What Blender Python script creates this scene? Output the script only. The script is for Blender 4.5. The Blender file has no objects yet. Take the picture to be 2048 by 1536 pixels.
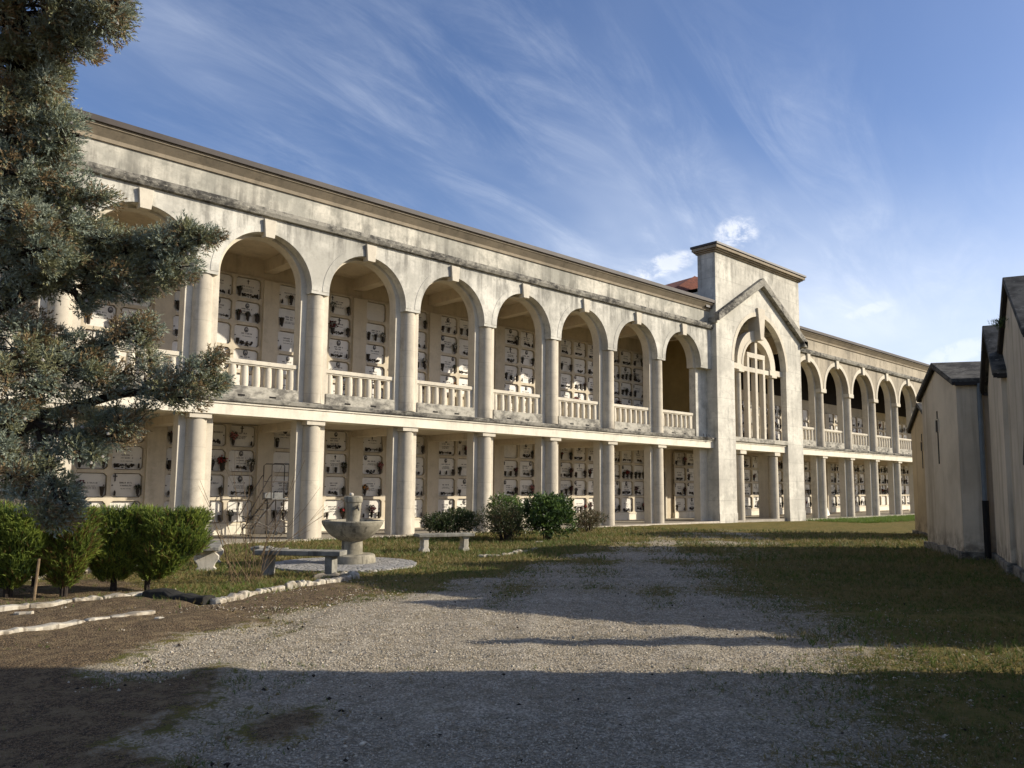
import bpy, math, random
import numpy as np
from mathutils import Vector, Matrix
R = math.radians
random.seed(7); rng = np.random.default_rng(7)
C = bpy.context.scene.collection
scene = bpy.context.scene

# ------------------------------------------------------------------ camera
F_PX, CY = 1563.45, 815.2
YAW, PITCH, ROLL = 0.7491, 0.1007, 0.0073
CZ = 1.709
def cam_axes():
    fw = Vector((math.sin(YAW)*math.cos(PITCH), math.cos(YAW)*math.cos(PITCH), math.sin(PITCH)))
    rt = Vector((math.cos(YAW), -math.sin(YAW), 0)); up = rt.cross(fw)
    return rt*math.cos(ROLL)+up*math.sin(ROLL), up*math.cos(ROLL)-rt*math.sin(ROLL), fw
RT, UP, FW = cam_axes()
CAMP = Vector((0, 0, CZ))
cd = bpy.data.cameras.new('camera'); cam = bpy.data.objects.new('camera', cd); C.objects.link(cam)
cam.matrix_world = Matrix(((RT.x, UP.x, -FW.x, 0), (RT.y, UP.y, -FW.y, 0), (RT.z, UP.z, -FW.z, CZ), (0, 0, 0, 1)))
cd.sensor_width = 36; cd.lens = 36*F_PX/2048; cd.shift_y = (CY-768)/2048
cd.clip_start = 0.05; cd.clip_end = 6000
scene.camera = cam
def ray(u, v): return FW+RT*((u-1024)/F_PX)-UP*((v-CY)/F_PX)
def at_dist(u, v, d): r = ray(u, v).normalized(); return CAMP+r*d

# ------------------------------------------------------------------ world, sun, exposure
SUN_AZ, SUN_EL = 131.0, 23.8
scene.view_settings.view_transform = 'Standard'; scene.view_settings.look = 'None'
scene.view_settings.exposure = 0.50; scene.view_settings.gamma = 1.0
scene.cycles.max_bounces = 8; scene.cycles.diffuse_bounces = 5; scene.cycles.transparent_max_bounces = 8
sun = bpy.data.lights.new('sun', 'SUN'); sun.energy = 4.9; sun.angle = R(0.55); sun.color = (1.0, 0.915, 0.765)
so = bpy.data.objects.new('sun', sun); C.objects.link(so)
sd = Vector((math.sin(R(SUN_AZ))*math.cos(R(SUN_EL)), math.cos(R(SUN_AZ))*math.cos(R(SUN_EL)), math.sin(R(SUN_EL))))
so.rotation_euler = sd.to_track_quat('Z', 'Y').to_euler()
so.location = sd*60
w = bpy.data.worlds.new('World'); scene.world = w; w.use_nodes = True
def world_nodes():
    nt = w.node_tree; n = nt.nodes; L = nt.links; n.clear()
    out = n.new('ShaderNodeOutputWorld'); bg = n.new('ShaderNodeBackground')
    sky = n.new('ShaderNodeTexSky'); sky.sky_type = 'NISHITA'; sky.sun_disc = False
    sky.sun_elevation = R(SUN_EL); sky.sun_rotation = R(SUN_AZ)
    sky.altitude = 400; sky.air_density = 1.0; sky.dust_density = 1.5; sky.ozone_density = 3.0
    tc = n.new('ShaderNodeTexCoord')
    sp = n.new('ShaderNodeSeparateXYZ'); L.new(tc.outputs['Generated'], sp.inputs[0])
    za = n.new('ShaderNodeMath'); za.operation = 'ADD'; za.inputs[1].default_value = 0.10; L.new(sp.outputs[2], za.inputs[0])
    zm = n.new('ShaderNodeMath'); zm.operation = 'MAXIMUM'; zm.inputs[1].default_value = 0.06; L.new(za.outputs[0], zm.inputs[0])
    def div(o):
        d = n.new('ShaderNodeMath'); d.operation = 'DIVIDE'; L.new(o, d.inputs[0]); L.new(zm.outputs[0], d.inputs[1]); return d.outputs[0]
    cb = n.new('ShaderNodeCombineXYZ'); L.new(div(sp.outputs[0]), cb.inputs[0]); L.new(div(sp.outputs[1]), cb.inputs[1])
    def noise(vec, scale, detail, rough, rot, sc, loc=(0, 0, 0), dist=0.0):
        r = n.new('ShaderNodeMapping'); r.inputs['Rotation'].default_value = (0, 0, R(rot)); L.new(vec, r.inputs[0])
        s = n.new('ShaderNodeMapping'); s.inputs['Scale'].default_value = sc; s.inputs['Location'].default_value = loc; L.new(r.outputs[0], s.inputs[0])
        t = n.new('ShaderNodeTexNoise'); t.inputs['Scale'].default_value = scale; t.inputs['Detail'].default_value = detail
        t.inputs['Roughness'].default_value = rough; t.inputs['Distortion'].default_value = dist
        L.new(s.outputs[0], t.inputs['Vector']); return t.outputs['Fac']
    def ramp(o, a, b):
        m = n.new('ShaderNodeMapRange'); m.interpolation_type = 'SMOOTHSTEP'; m.inputs[1].default_value = a; m.inputs[2].default_value = b; L.new(o, m.inputs[0]); return m.outputs[0]
    def mul(a, b, op='MULTIPLY'):
        m = n.new('ShaderNodeMath'); m.operation = op; m.use_clamp = op == 'ADD'
        for k, x in enumerate((a, b)):
            if isinstance(x, (int, float)): m.inputs[k].default_value = x
            else: L.new(x, m.inputs[k])
        return m.outputs[0]
    v = cb.outputs[0]
    streak = mul(ramp(noise(v, 3.6, 9, 0.66, CIR_ROT, (0.34, 1.35, 1), (1.3, 0.2, 0), 0.9), 0.38, 0.78), ramp(noise(v, 0.75, 3, 0.5, CIR_ROT, (0.55, 1, 1), (3.1, 2.4, 0)), 0.36, 0.62))
    veil = ramp(noise(v, 0.55, 5, 0.6, CIR_ROT, (0.5, 1, 1), (0.7, 5.1, 0)), 0.40, 0.78)
    low = ramp(sp.outputs[2], 0.42, 0.05)
    def spot(u, q, wd, hh, tilt=0.28, hard=1.3):
        d = ray(u, q).normalized(); t1 = Vector((d.y, -d.x, 0)).normalized(); t2 = t1.cross(d)
        a1 = t1*math.cos(tilt)+t2*math.sin(tilt); a2 = t2*math.cos(tilt)-t1*math.sin(tilt)
        def dot(vec, sc):
            m = n.new('ShaderNodeVectorMath'); m.operation = 'DOT_PRODUCT'; L.new(tc.outputs['Generated'], m.inputs[0]); m.inputs[1].default_value = vec
            return mul(m.outputs['Value'], 1/sc)
        r2 = n.new('ShaderNodeMath'); r2.operation = 'ADD'; L.new(mul(dot(a1, wd), 2, 'POWER'), r2.inputs[0]); L.new(mul(dot(a2, hh), 2, 'POWER'), r2.inputs[1])
        return mul(ramp(r2.outputs[0], hard, 0.0), ramp(dot(d, 1.0), 0.5, 0.9))
    env = mul(mul(spot(1080, 330, .52, .26, -.35), .75), mul(spot(560, 200, .40, .22, -.5), .45), 'ADD')
    env = mul(env, 0.22, 'ADD')
    fine = ramp(noise(v, 9.0, 6, 0.7, CIR_ROT+10, (0.5, 1.3, 1), (4.3, 0.9, 0), 0.9), 0.30, 0.75)
    streak = mul(mul(streak, env), mul(mul(fine, .5), .55, 'ADD'))
    cir = mul(mul(streak, 0.40), mul(mul(veil, env), 0.50), 'ADD')
    lowv = mul(mul(low, ramp(noise(v, 0.45, 6, 0.6, CIR_ROT, (0.6, 1, 1), (9.7, 1.1, 0)), 0.28, 0.62)), 0.62)
    cir = mul(cir, lowv, 'ADD')
    # small fair-weather clouds, each round its own direction
    tot = None
    for (u, q, wd, hh, st) in ((1472, 468, 0.030, 0.024, .62), (1322, 533, 0.054, 0.016, .55), (1740, 620, 0.04, 0.008, .22), (1915, 705, 0.04, 0.014, .28)):
        g = spot(u, q, wd, hh)
        nz = noise(tc.outputs['Generated'], 26, 9, 0.68, 0, (1, 1, 1.5), (u*.01, 0, 0), 0.4)
        one = mul(ramp(mul(g, mul(ramp(nz, .3, .68), 1.6)), 0.12, 1.15), st)
        tot = one if tot is None else mul(tot, one, 'ADD')
    tint = n.new('ShaderNodeMix'); tint.data_type = 'RGBA'; tint.blend_type = 'MULTIPLY'; tint.inputs[0].default_value = 1.0; tint.inputs[7].default_value = (0.97, 0.97, 1.10, 1)
    L.new(sky.outputs[0], tint.inputs[6])
    mix1 = n.new('ShaderNodeMix'); mix1.data_type = 'RGBA'; mix1.inputs[7].default_value = (6.6, 7.1, 8.0, 1)
    L.new(cir, mix1.inputs[0]); L.new(tint.outputs[2], mix1.inputs[6])
    mix2 = n.new('ShaderNodeMix'); mix2.data_type = 'RGBA'; mix2.inputs[7].default_value = (8.0, 8.1, 8.4, 1)
    L.new(tot, mix2.inputs[0]); L.new(mix1.outputs[2], mix2.inputs[6])
    L.new(mix2.outputs[2], bg.inputs[0]); bg.inputs[1].default_value = 0.106
    L.new(bg.outputs[0], out.inputs[0])
CIR_ROT = -13
world_nodes()

# ------------------------------------------------------------------ helpers: tagging and meshes
def tag(o, label=None, cat=None, group=None, kind=None):
    if label: o['label'] = label
    if cat: o['category'] = cat
    if group: o['group'] = group
    if kind or cat: o['kind'] = kind or 'thing'
    return o
def empty(name, loc=(0, 0, 0), rz=0):
    o = bpy.data.objects.new(name, None); C.objects.link(o); o.location = loc; o.rotation_euler = (0, 0, rz); o.empty_display_size = .2
    return o
class MB:
    def __init__(s): s.v = []; s.f = []; s.m = []
    def add(s, vs, fs, mi=0):
        b = len(s.v); s.v.extend([tuple(p) for p in vs]); s.f.extend([tuple(i+b for i in f) for f in fs]); s.m.extend([mi]*len(fs)); return s
    def box(s, x0, x1, y0, y1, z0, z1, mi=0, skip=()):
        vs = [(x0, y0, z0), (x1, y0, z0), (x1, y1, z0), (x0, y1, z0), (x0, y0, z1), (x1, y0, z1), (x1, y1, z1), (x0, y1, z1)]
        fs = [(0, 3, 2, 1), (4, 5, 6, 7), (0, 1, 5, 4), (1, 2, 6, 5), (2, 3, 7, 6), (3, 0, 4, 7)]
        return s.add(vs, [f for k, f in enumerate(fs) if k not in skip], mi)
    def lathe(s, prof, c=(0, 0, 0), seg=24, mi=0, caps=True, jit=0):
        n = len(prof); vs = []
        for (r, z) in prof:
            for k in range(seg):
                a = 2*math.pi*k/seg; rr = r*(1+random.uniform(-jit, jit)); vs.append((c[0]+rr*math.cos(a), c[1]+rr*math.sin(a), c[2]+z))
        fs = [(i*seg+k, i*seg+(k+1) % seg, (i+1)*seg+(k+1) % seg, (i+1)*seg+k) for i in range(n-1) for k in range(seg)]
        if caps: fs += [tuple(reversed(range(seg))), tuple((n-1)*seg+k for k in range(seg))]
        return s.add(vs, fs, mi)
    def tube(s, pts, rads, seg=7, mi=0):
        pts = [Vector(p) for p in pts]; n = len(pts); vs = []
        for i, p in enumerate(pts):
            t = (pts[min(i+1, n-1)]-pts[max(i-1, 0)]).normalized()
            a = t.cross(Vector((0, 0, 1)) if abs(t.z) < .9 else Vector((1, 0, 0))).normalized(); b = t.cross(a)
            r = rads[i] if hasattr(rads, '__len__') else rads
            for k in range(seg):
                q = 2*math.pi*k/seg; vs.append(p+a*(r*math.cos(q))+b*(r*math.sin(q)))
        fs = [(i*seg+k, i*seg+(k+1) % seg, (i+1)*seg+(k+1) % seg, (i+1)*seg+k) for i in range(n-1) for k in range(seg)]
        fs += [tuple(reversed(range(seg))), tuple((n-1)*seg+k for k in range(seg))]
        return s.add(vs, fs, mi)
    def bar(s, a, b, w, h, mi=0):
        a = Vector(a); b = Vector(b); t = (b-a).normalized()
        x = t.cross(Vector((0, 0, 1)) if abs(t.z) < .95 else Vector((0, 1, 0))).normalized()*w/2; y = t.cross(x).normalized()*h/2
        vs = [a-x-y, a+x-y, a+x+y, a-x+y, b-x-y, b+x-y, b+x+y, b-x+y]
        return s.add(vs, [(0, 3, 2, 1), (4, 5, 6, 7), (0, 1, 5, 4), (1, 2, 6, 5), (2, 3, 7, 6), (3, 0, 4, 7)], mi)
    def prism(s, poly, y0, y1, mi=0):
        """poly in (x,z), extruded along y"""
        n = len(poly); vs = [(x, y0, z) for x, z in poly]+[(x, y1, z) for x, z in poly]
        fs = [tuple(range(n)), tuple(reversed(range(n, 2*n)))]+[(k, n+k, n+(k+1) % n, (k+1) % n) for k in range(n)]
        return s.add(vs, fs, mi)
    def prism_z(s, poly, z0, z1, mi=0):
        n = len(poly); vs = [(x, y, z0) for x, y in poly]+[(x, y, z1) for x, y in poly]
        fs = [tuple(reversed(range(n))), tuple(range(n, 2*n))]+[(k, (k+1) % n, n+(k+1) % n, n+k) for k in range(n)]
        return s.add(vs, fs, mi)
    def prof_x(s, prof, x0, x1, mi=0):
        """closed profile in (y,z) extruded along x"""
        n = len(prof); vs = [(x0, y, z) for y, z in prof]+[(x1, y, z) for y, z in prof]
        fs = [tuple(range(n)), tuple(reversed(range(n, 2*n)))]+[(k, n+k, n+(k+1) % n, (k+1) % n) for k in range(n)]
        return s.add(vs, fs, mi)
    def ring(s, xc, zs, r0, r1, y0, y1, seg=32, a0=0.0, a1=math.pi, mi=0):
        vs = []
        for k in range(seg+1):
            a = a0+(a1-a0)*k/seg; c, q = math.cos(a), math.sin(a)
            for (r, y) in ((r0, y0), (r1, y0), (r1, y1), (r0, y1)): vs.append((xc+r*c, y, zs+r*q))
        fs = []
        for k in range(seg):
            b = 4*k
            for j in range(4): fs.append((b+j, b+4+j, b+4+(j+1) % 4, b+(j+1) % 4))
        fs += [(0, 1, 2, 3), (4*seg+3, 4*seg+2, 4*seg+1, 4*seg)]
        return s.add(vs, fs, mi)
    def mesh(s, name, mats, smooth=False, off=(0, 0, 0), recalc=True):
        me = bpy.data.meshes.new(name)
        o = Vector(off); me.from_pydata([(p[0]-o.x, p[1]-o.y, p[2]-o.z) for p in s.v], [], s.f)
        for m in (mats if isinstance(mats, (list, tuple)) else [mats]): me.materials.append(m)
        if s.m and max(s.m) > 0: me.polygons.foreach_set('material_index', s.m)
        if recalc:
            import bmesh
            bm = bmesh.new(); bm.from_mesh(me); bmesh.ops.recalc_face_normals(bm, faces=bm.faces); bm.to_mesh(me); bm.free()
        if smooth:
            me.polygons.foreach_set('use_smooth', [True]*len(me.polygons))
            try: me.set_sharp_from_angle(angle=R(38))
            except Exception: pass
        me.update(); return me
    def build(s, name, mats, parent=None, smooth=False, loc=None, bevel=0, local=False):
        """vertices in world space (or the parent's own space with local=True)"""
        loc = Vector(loc or (0, 0, 0))
        me = s.mesh(name, mats, smooth, off=(0, 0, 0) if local else loc)
        if not local:
            q = parent
            while q: loc = loc-q.location; q = q.parent
        return put(name, me, parent, loc, bevel)
def put(name, me, parent=None, loc=(0, 0, 0), bevel=0, rot=(0, 0, 0)):
    o = bpy.data.objects.new(name, me); C.objects.link(o)
    o.location = loc; o.rotation_euler = rot
    if parent: o.parent = parent
    if bevel:
        b = o.modifiers.new('edge', 'BEVEL'); b.width = bevel; b.segments = 2; b.limit_method = 'ANGLE'; b.angle_limit = R(40)
    return o
def copy(o, parent=None, loc=None, rot=None, deep=True):
    c = o.copy(); C.objects.link(c); c.parent = parent
    if loc is not None: c.location = loc
    if rot is not None: c.rotation_euler = rot
    if deep:
        for ch in o.children: copy(ch, c)
    return c
def np_mesh(name, V, Fc, mats, mi=None, attr=None):
    """V (n,3); Fc (m,k) same-size faces"""
    me = bpy.data.meshes.new(name); m, k = Fc.shape
    me.vertices.add(len(V)); me.vertices.foreach_set('co', np.ascontiguousarray(V, dtype=np.float32).ravel())
    me.loops.add(m*k); me.loops.foreach_set('vertex_index', np.ascontiguousarray(Fc, dtype=np.int32).ravel())
    me.polygons.add(m); me.polygons.foreach_set('loop_start', np.arange(0, m*k, k, dtype=np.int32)); me.polygons.foreach_set('loop_total', np.full(m, k, dtype=np.int32))
    for mm in mats: me.materials.append(mm)
    if mi is not None: me.polygons.foreach_set('material_index', np.ascontiguousarray(mi, dtype=np.int32))
    me.update(calc_edges=True); me.validate()
    return me
def unit(a): return a/np.maximum(np.linalg.norm(a, axis=-1, keepdims=True), 1e-9)
def blades(P, D, nb, L, wd, spread, along=0.6, kind='tri', mi=None, stem=0.06):
    """sprigs at P pointing along D, each of nb narrow blades or leaves"""
    N = len(P); P = np.repeat(P, nb, 0); D = np.repeat(unit(D), nb, 0); n = len(P)
    a = unit(np.cross(D, rng.normal(size=(n, 3))))
    th = rng.uniform(spread*.25, spread, (n, 1))
    d = unit(D*np.cos(th)+a*np.sin(th))
    l = rng.uniform(L[0], L[1], (n, 1)); base = P+D*(rng.uniform(-.3, 1, (n, 1))*along*stem)
    side = unit(np.cross(d, rng.normal(size=(n, 3))))*(wd*rng.uniform(.7, 1.3, (n, 1))/2)
    if kind == 'tri':
        V = np.stack([base-side, base+side, base+d*l], 1).reshape(-1, 3); Fc = np.arange(3*n).reshape(n, 3)
    else:
        nrm = np.cross(d, side/np.linalg.norm(side, axis=1, keepdims=True))*l*0.08
        V = np.stack([base, base+d*l*.45+side+nrm, base+d*l, base+d*l*.45-side+nrm], 1).reshape(-1, 3); Fc = np.arange(4*n).reshape(n, 4)
    return V, Fc, (np.repeat(mi, nb) if mi is not None else np.zeros(n, int))
def merge(parts):
    V, Fc, M_ = [], [], []; b = 0
    for v, f, m in parts: V.append(v); Fc.append(f+b); M_.append(m); b += len(v)
    return np.concatenate(V), np.concatenate(Fc), np.concatenate(M_)

# ------------------------------------------------------------------ materials
class NT:
    def __init__(s, name, rough=.85, spec=.25, metallic=0):
        s.m = bpy.data.materials.new(name); s.m.use_nodes = True; s.t = s.m.node_tree; s.n = s.t.nodes; s.L = s.t.links
        s.b = s.n['Principled BSDF']; s.b.inputs['Roughness'].default_value = rough; s.b.inputs['Metallic'].default_value = metallic
        s.b.inputs['Specular IOR Level'].default_value = spec
        s.geo = s.n.new('ShaderNodeNewGeometry'); s.pos = s.geo.outputs['Position']
    def map(s, sc=(1, 1, 1), vec=None, loc=(0, 0, 0)):
        m = s.n.new('ShaderNodeMapping'); m.inputs['Scale'].default_value = sc; m.inputs['Location'].default_value = loc; s.L.new(vec or s.pos, m.inputs[0]); return m.outputs[0]
    def noise(s, scale, detail=5, rough=.6, sc=None, dist=0, loc=(0, 0, 0)):
        t = s.n.new('ShaderNodeTexNoise'); t.inputs['Scale'].default_value = scale; t.inputs['Detail'].default_value = detail; t.inputs['Roughness'].default_value = rough; t.inputs['Distortion'].default_value = dist
        s.L.new(s.map(sc or (1, 1, 1), loc=loc), t.inputs['Vector']); return t.outputs['Fac']
    def voro(s, scale, feature='F1', out='Distance', sc=(1, 1, 1), rnd=1.0):
        t = s.n.new('ShaderNodeTexVoronoi'); t.feature = feature; t.inputs['Scale'].default_value = scale; t.inputs['Randomness'].default_value = rnd; s.L.new(s.map(sc), t.inputs['Vector']); return t.outputs[out]
    def ramp(s, o, a, b, lo=0., hi=1.):
        m = s.n.new('ShaderNodeMapRange'); m.interpolation_type = 'SMOOTHSTEP'
        for k, x in zip((1, 2, 3, 4), (a, b, lo, hi)): m.inputs[k].default_value = x
        s.L.new(o, m.inputs[0]); return m.outputs[0]
    def math(s, op, a, b, clamp=False):
        m = s.n.new('ShaderNodeMath'); m.operation = op; m.use_clamp = clamp
        for k, x in enumerate((a, b)):
            if isinstance(x, (int, float)): m.inputs[k].default_value = x
            else: s.L.new(x, m.inputs[k])
        return m.outputs[0]
    def mix(s, f, a, b, blend='MIX'):
        m = s.n.new('ShaderNodeMix'); m.data_type = 'RGBA'; m.blend_type = blend
        for k, x in ((0, f), (6, a), (7, b)):
            if isinstance(x, (int, float)): m.inputs[k].default_value = x
            elif isinstance(x, tuple): m.inputs[k].default_value = x if len(x) == 4 else x+(1,)
            else: s.L.new(x, m.inputs[k])
        return m.outputs[2]
    def z(s):
        sp = s.n.new('ShaderNodeSeparateXYZ'); s.L.new(s.pos, sp.inputs[0]); return sp.outputs[2]
    def xyz(s):
        sp = s.n.new('ShaderNodeSeparateXYZ'); s.L.new(s.pos, sp.inputs[0]); return sp.outputs
    def col(s, c): s.L.new(c, s.b.inputs['Base Color']) if not isinstance(c, tuple) else setattr(s.b.inputs['Base Color'], 'default_value', c+(1,)); return s
    def bump(s, h, strength=.3, dist=.02):
        b = s.n.new('ShaderNodeBump'); b.inputs['Strength'].default_value = strength; b.inputs['Distance'].default_value = dist; s.L.new(h, b.inputs['Height']); s.L.new(b.outputs[0], s.b.inputs['Normal']); return s

def plain(name, c, rough=.8, var=.25, scale=8, spec=.25, metallic=0):
    t = NT(name, rough, spec, metallic); d = tuple(x*(1-var) for x in c)
    t.col(t.mix(t.ramp(t.noise(scale), .3, .7), c, d)); return t.m
def stucco(name, base, grey, dark, amount=1.0, bands=(), bump=.35, joint=None):
    """weathered plaster: blotches, vertical run-off streaks, and soot bands given as (z_top, z_bottom, strength)"""
    t = NT(name, .92, .15)
    n1 = t.noise(.55, 8, .65); n2 = t.noise(2.6, 8, .7); st = t.noise(1.0, 6, .65, sc=(2.6, 2.6, .16)); fine = t.noise(26, 4, .7)
    c = t.mix(t.math('MULTIPLY', t.ramp(n1, .34, .64), .85*amount), base, grey)
    c = t.mix(t.math('MULTIPLY', t.ramp(n2, .48, .70), .62*amount), c, tuple(x*.8 for x in grey))
    zz = t.z(); wild = t.noise(1.6, 8, .72, sc=(1.5, 1.5, .7))
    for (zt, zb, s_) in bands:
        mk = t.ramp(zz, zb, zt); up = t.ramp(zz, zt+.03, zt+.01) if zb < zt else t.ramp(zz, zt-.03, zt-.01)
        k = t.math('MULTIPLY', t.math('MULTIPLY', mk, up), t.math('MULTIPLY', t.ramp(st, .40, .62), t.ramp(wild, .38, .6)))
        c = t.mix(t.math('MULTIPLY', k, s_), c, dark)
    c = t.mix(t.math('MULTIPLY', t.math('MULTIPLY', t.ramp(st, .46, .70), t.ramp(n2, .32, .58)), .58*amount), c, tuple(x*.62 for x in grey))
    c = t.mix(t.math('MULTIPLY', t.ramp(t.noise(9, 6, .75), .48, .72), .38*amount), c, tuple(x*.85 for x in grey))
    c = t.mix(t.math('MULTIPLY', t.ramp(fine, .5, .78), .30), c, tuple(x*.55 for x in grey))
    if joint:
        h_, s_ = joint; zj = t.math('ADD', zz, t.math('MULTIPLY', t.noise(.35, 1, .5), .03)); fr = t.n.new('ShaderNodeMath'); fr.operation = 'FRACT'; t.L.new(t.math('DIVIDE', zj, h_), fr.inputs[0])
        c = t.mix(t.math('MULTIPLY', t.ramp(fr.outputs[0], .03, .012), s_), c, dark)
        fl = t.n.new('ShaderNodeMath'); fl.operation = 'FLOOR'; t.L.new(t.math('DIVIDE', zj, h_), fl.inputs[0]); wn = t.n.new('ShaderNodeTexWhiteNoise'); wn.noise_dimensions = '1D'; t.L.new(fl.outputs[0], wn.inputs['W'])
        c = t.mix(t.math('MULTIPLY', wn.outputs['Value'], .30), c, grey)
    t.col(c); t.bump(t.noise(60, 4, .7), bump, .006); return t.m
CREAM = (.63, .535, .39)
MT = {}
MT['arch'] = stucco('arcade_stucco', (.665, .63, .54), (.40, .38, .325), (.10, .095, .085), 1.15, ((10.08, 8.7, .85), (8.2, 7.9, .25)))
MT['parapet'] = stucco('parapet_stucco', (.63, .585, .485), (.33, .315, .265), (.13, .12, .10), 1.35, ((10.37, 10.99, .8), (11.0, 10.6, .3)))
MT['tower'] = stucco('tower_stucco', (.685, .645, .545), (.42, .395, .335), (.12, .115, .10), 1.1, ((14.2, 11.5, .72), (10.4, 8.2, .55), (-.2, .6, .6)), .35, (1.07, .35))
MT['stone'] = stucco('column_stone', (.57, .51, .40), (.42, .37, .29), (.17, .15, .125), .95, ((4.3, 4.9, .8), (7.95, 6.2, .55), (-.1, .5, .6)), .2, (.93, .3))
MT['trim'] = stucco('pale_trim', (.62, .56, .445), (.49, .435, .345), (.2, .18, .15), .7)
MT['beam'] = stucco('beam_render', (.76, .695, .56), (.61, .55, .44), (.2, .18, .15), .6, ((4.15, 3.9, .35),))
MT['inner'] = stucco('inner_plaster', (.62, .535, .395), (.52, .44, .32), (.2, .17, .12), .8)
MT['inner_pale'] = stucco('niche_plaster', (.60, .525, .40), (.50, .43, .32), (.2, .17, .12), .8)
MT['rwing'] = stucco('far_wing_shaded_stucco', (.44, .38, .285), (.31, .27, .205), (.12, .105, .085), 1.1, ((10.2, 8.6, .7), (10.95, 10.3, .4)))  # base darkened so the colour carries this wing's partial shade
def lichen(name, base, dark, pale):
    t = NT(name, .95, .1); a = t.noise(3.2, 9, .72, sc=(1, 1, 1.6)); b = t.noise(9, 8, .75); c_ = t.noise(.7, 5, .6)
    c = t.mix(t.ramp(t.math('ADD', t.math('MULTIPLY', a, .6), t.math('MULTIPLY', c_, .4)), .42, .60), base, dark)
    c = t.mix(t.math('MULTIPLY', t.ramp(b, .56, .68), .8), c, pale)
    t.col(c); t.bump(t.noise(30, 6, .75), .5, .012); return t.m
MT['lichen'] = lichen('lichened_cornice', (.29, .27, .225), (.055, .052, .047), (.56, .52, .43))
MT['lichen2'] = lichen('lichened_plinth', (.42, .39, .32), (.14, .13, .11), (.55, .50, .41))
MT['cornice'] = stucco('cornice_render', (.34, .28, .20), (.25, .21, .155), (.2, .17, .13), 1.0)
MT['flashing'] = plain('brown_flashing', (.060, .046, .038), .55, .35, 2, .4)
MT['floor'] = plain('portico_paving', (.34, .30, .235), .7, .3, 3)
MT['kerbline'] = plain('portico_edge', (.52, .46, .37), .9, .35, 9)
def marble():
    t = NT('white_marble', .35, .5); v = t.noise(2.2, 8, .7, dist=1.5)
    oi = t.n.new('ShaderNodeObjectInfo'); tint = t.mix(oi.outputs['Random'], (.72, .68, .60), (.60, .56, .485))
    t.col(t.mix(t.math('MULTIPLY', t.ramp(v, .5, .62), .35), tint, (.45, .43, .41))); return t.m
MT['marble'] = marble()
MT['joint'] = plain('slab_gap_shade', (.13, .10, .065), .95, .3, 9)  # dark plate painting the recess shade round each tomb slab
MT['bronze'] = plain('dark_bronze', (.035, .026, .018), .5, .4, 30, .5, .3)
MT['letter'] = plain('lettering_bronze', (.035, .028, .022), .6, .2, 20)
MT['photo'] = plain('portrait_enamel', (.30, .28, .26), .3, .6, 60, .5)
MT['green'] = plain('dry_greenery', (.035, .045, .02), .8, .5, 20)
MT['red'] = plain('red_petals', (.33, .03, .03), .7, .4, 30); MT['darkred'] = plain('dark_red_petals', (.13, .02, .025), .7, .4, 30)
MT['pink'] = plain('pink_petals', (.45, .17, .17), .7, .4, 30); MT['yellow'] = plain('orange_petals', (.50, .20, .035), .7, .4, 30); MT['white'] = plain('white_petals', (.6, .56, .48), .7, .3, 30)
MT['ochre'] = plain('ochre_plaster', (.30, .215, .085), .85, .2, 1.5)
MT['dark'] = plain('black_opening_shade', (.012, .01, .008), .8, .2, 5)  # near-black standing for shade inside doorway, slits and drain slots; also the pipe foot
MT['steel'] = plain('worn_steel', (.055, .045, .038), .5, .4, 14, .5, .4)
MT['tread'] = plain('grey_sheet_metal', (.16, .16, .155), .5, .3, 8, .5, .3)
MT['rubber'] = plain('black_rubber', (.02, .02, .02), .7)
MT['wood'] = plain('dark_roof_timber', (.022, .016, .012), .9, .3, 3)
def tiles():
    t = NT('red_roof_tiles', .9, .15); t.col(t.mix(t.ramp(t.noise(5), .35, .7), (.30, .115, .07), (.17, .08, .055))); return t.m
MT['tile'] = tiles()
def fount(name, a, b, c):
    t = NT(name, .9, .15); n1 = t.noise(4, 8, .7); st = t.noise(1, 5, .6, sc=(9, 9, .8)); n2 = t.noise(16, 6, .7)
    col = t.mix(t.ramp(n1, .4, .62), a, b); col = t.mix(t.math('MULTIPLY', t.ramp(st, .52, .66), .8), col, c); col = t.mix(t.math('MULTIPLY', t.ramp(n2, .6, .75), .4), col, tuple(x*.6 for x in b))
    t.col(col); t.bump(n2, .35, .01); return t.m
MT['fount'] = fount('fountain_stone', (.30, .27, .205), (.19, .17, .125), (.085, .078, .06))
MT['bench'] = fount('bench_stone', (.27, .255, .215), (.17, .16, .135), (.085, .08, .07))
MT['benchpale'] = fount('bench_leg_stone', (.58, .53, .44), (.45, .41, .34), (.3, .27, .22))
MT['kerb'] = fount('kerb_limestone', (.47, .425, .34), (.26, .22, .165), (.12, .095, .07))
MT['chplinth'] = lichen('chapel_plinth', (.24, .215, .17), (.07, .065, .055), (.36, .33, .27))
MT['slab_dark'] = plain('dark_slab_pit_shade', (.03, .028, .024), .9, .5, 9)
def paving():
    t = NT('fountain_cobbles', .9, .2); d = t.voro(7.5, 'DISTANCE_TO_EDGE'); cc = t.voro(7.5, 'F1', 'Color')
    bw = t.n.new('ShaderNodeRGBToBW'); t.L.new(cc, bw.inputs[0])
    c = t.mix(bw.outputs[0], (.38, .36, .33), (.22, .21, .195)); c = t.mix(t.ramp(d, .06, .0), c, (.10, .095, .07)); t.col(c); t.bump(t.ramp(d, 0, .15), .8, .02); return t.m
MT['paving'] = paving()
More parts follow.
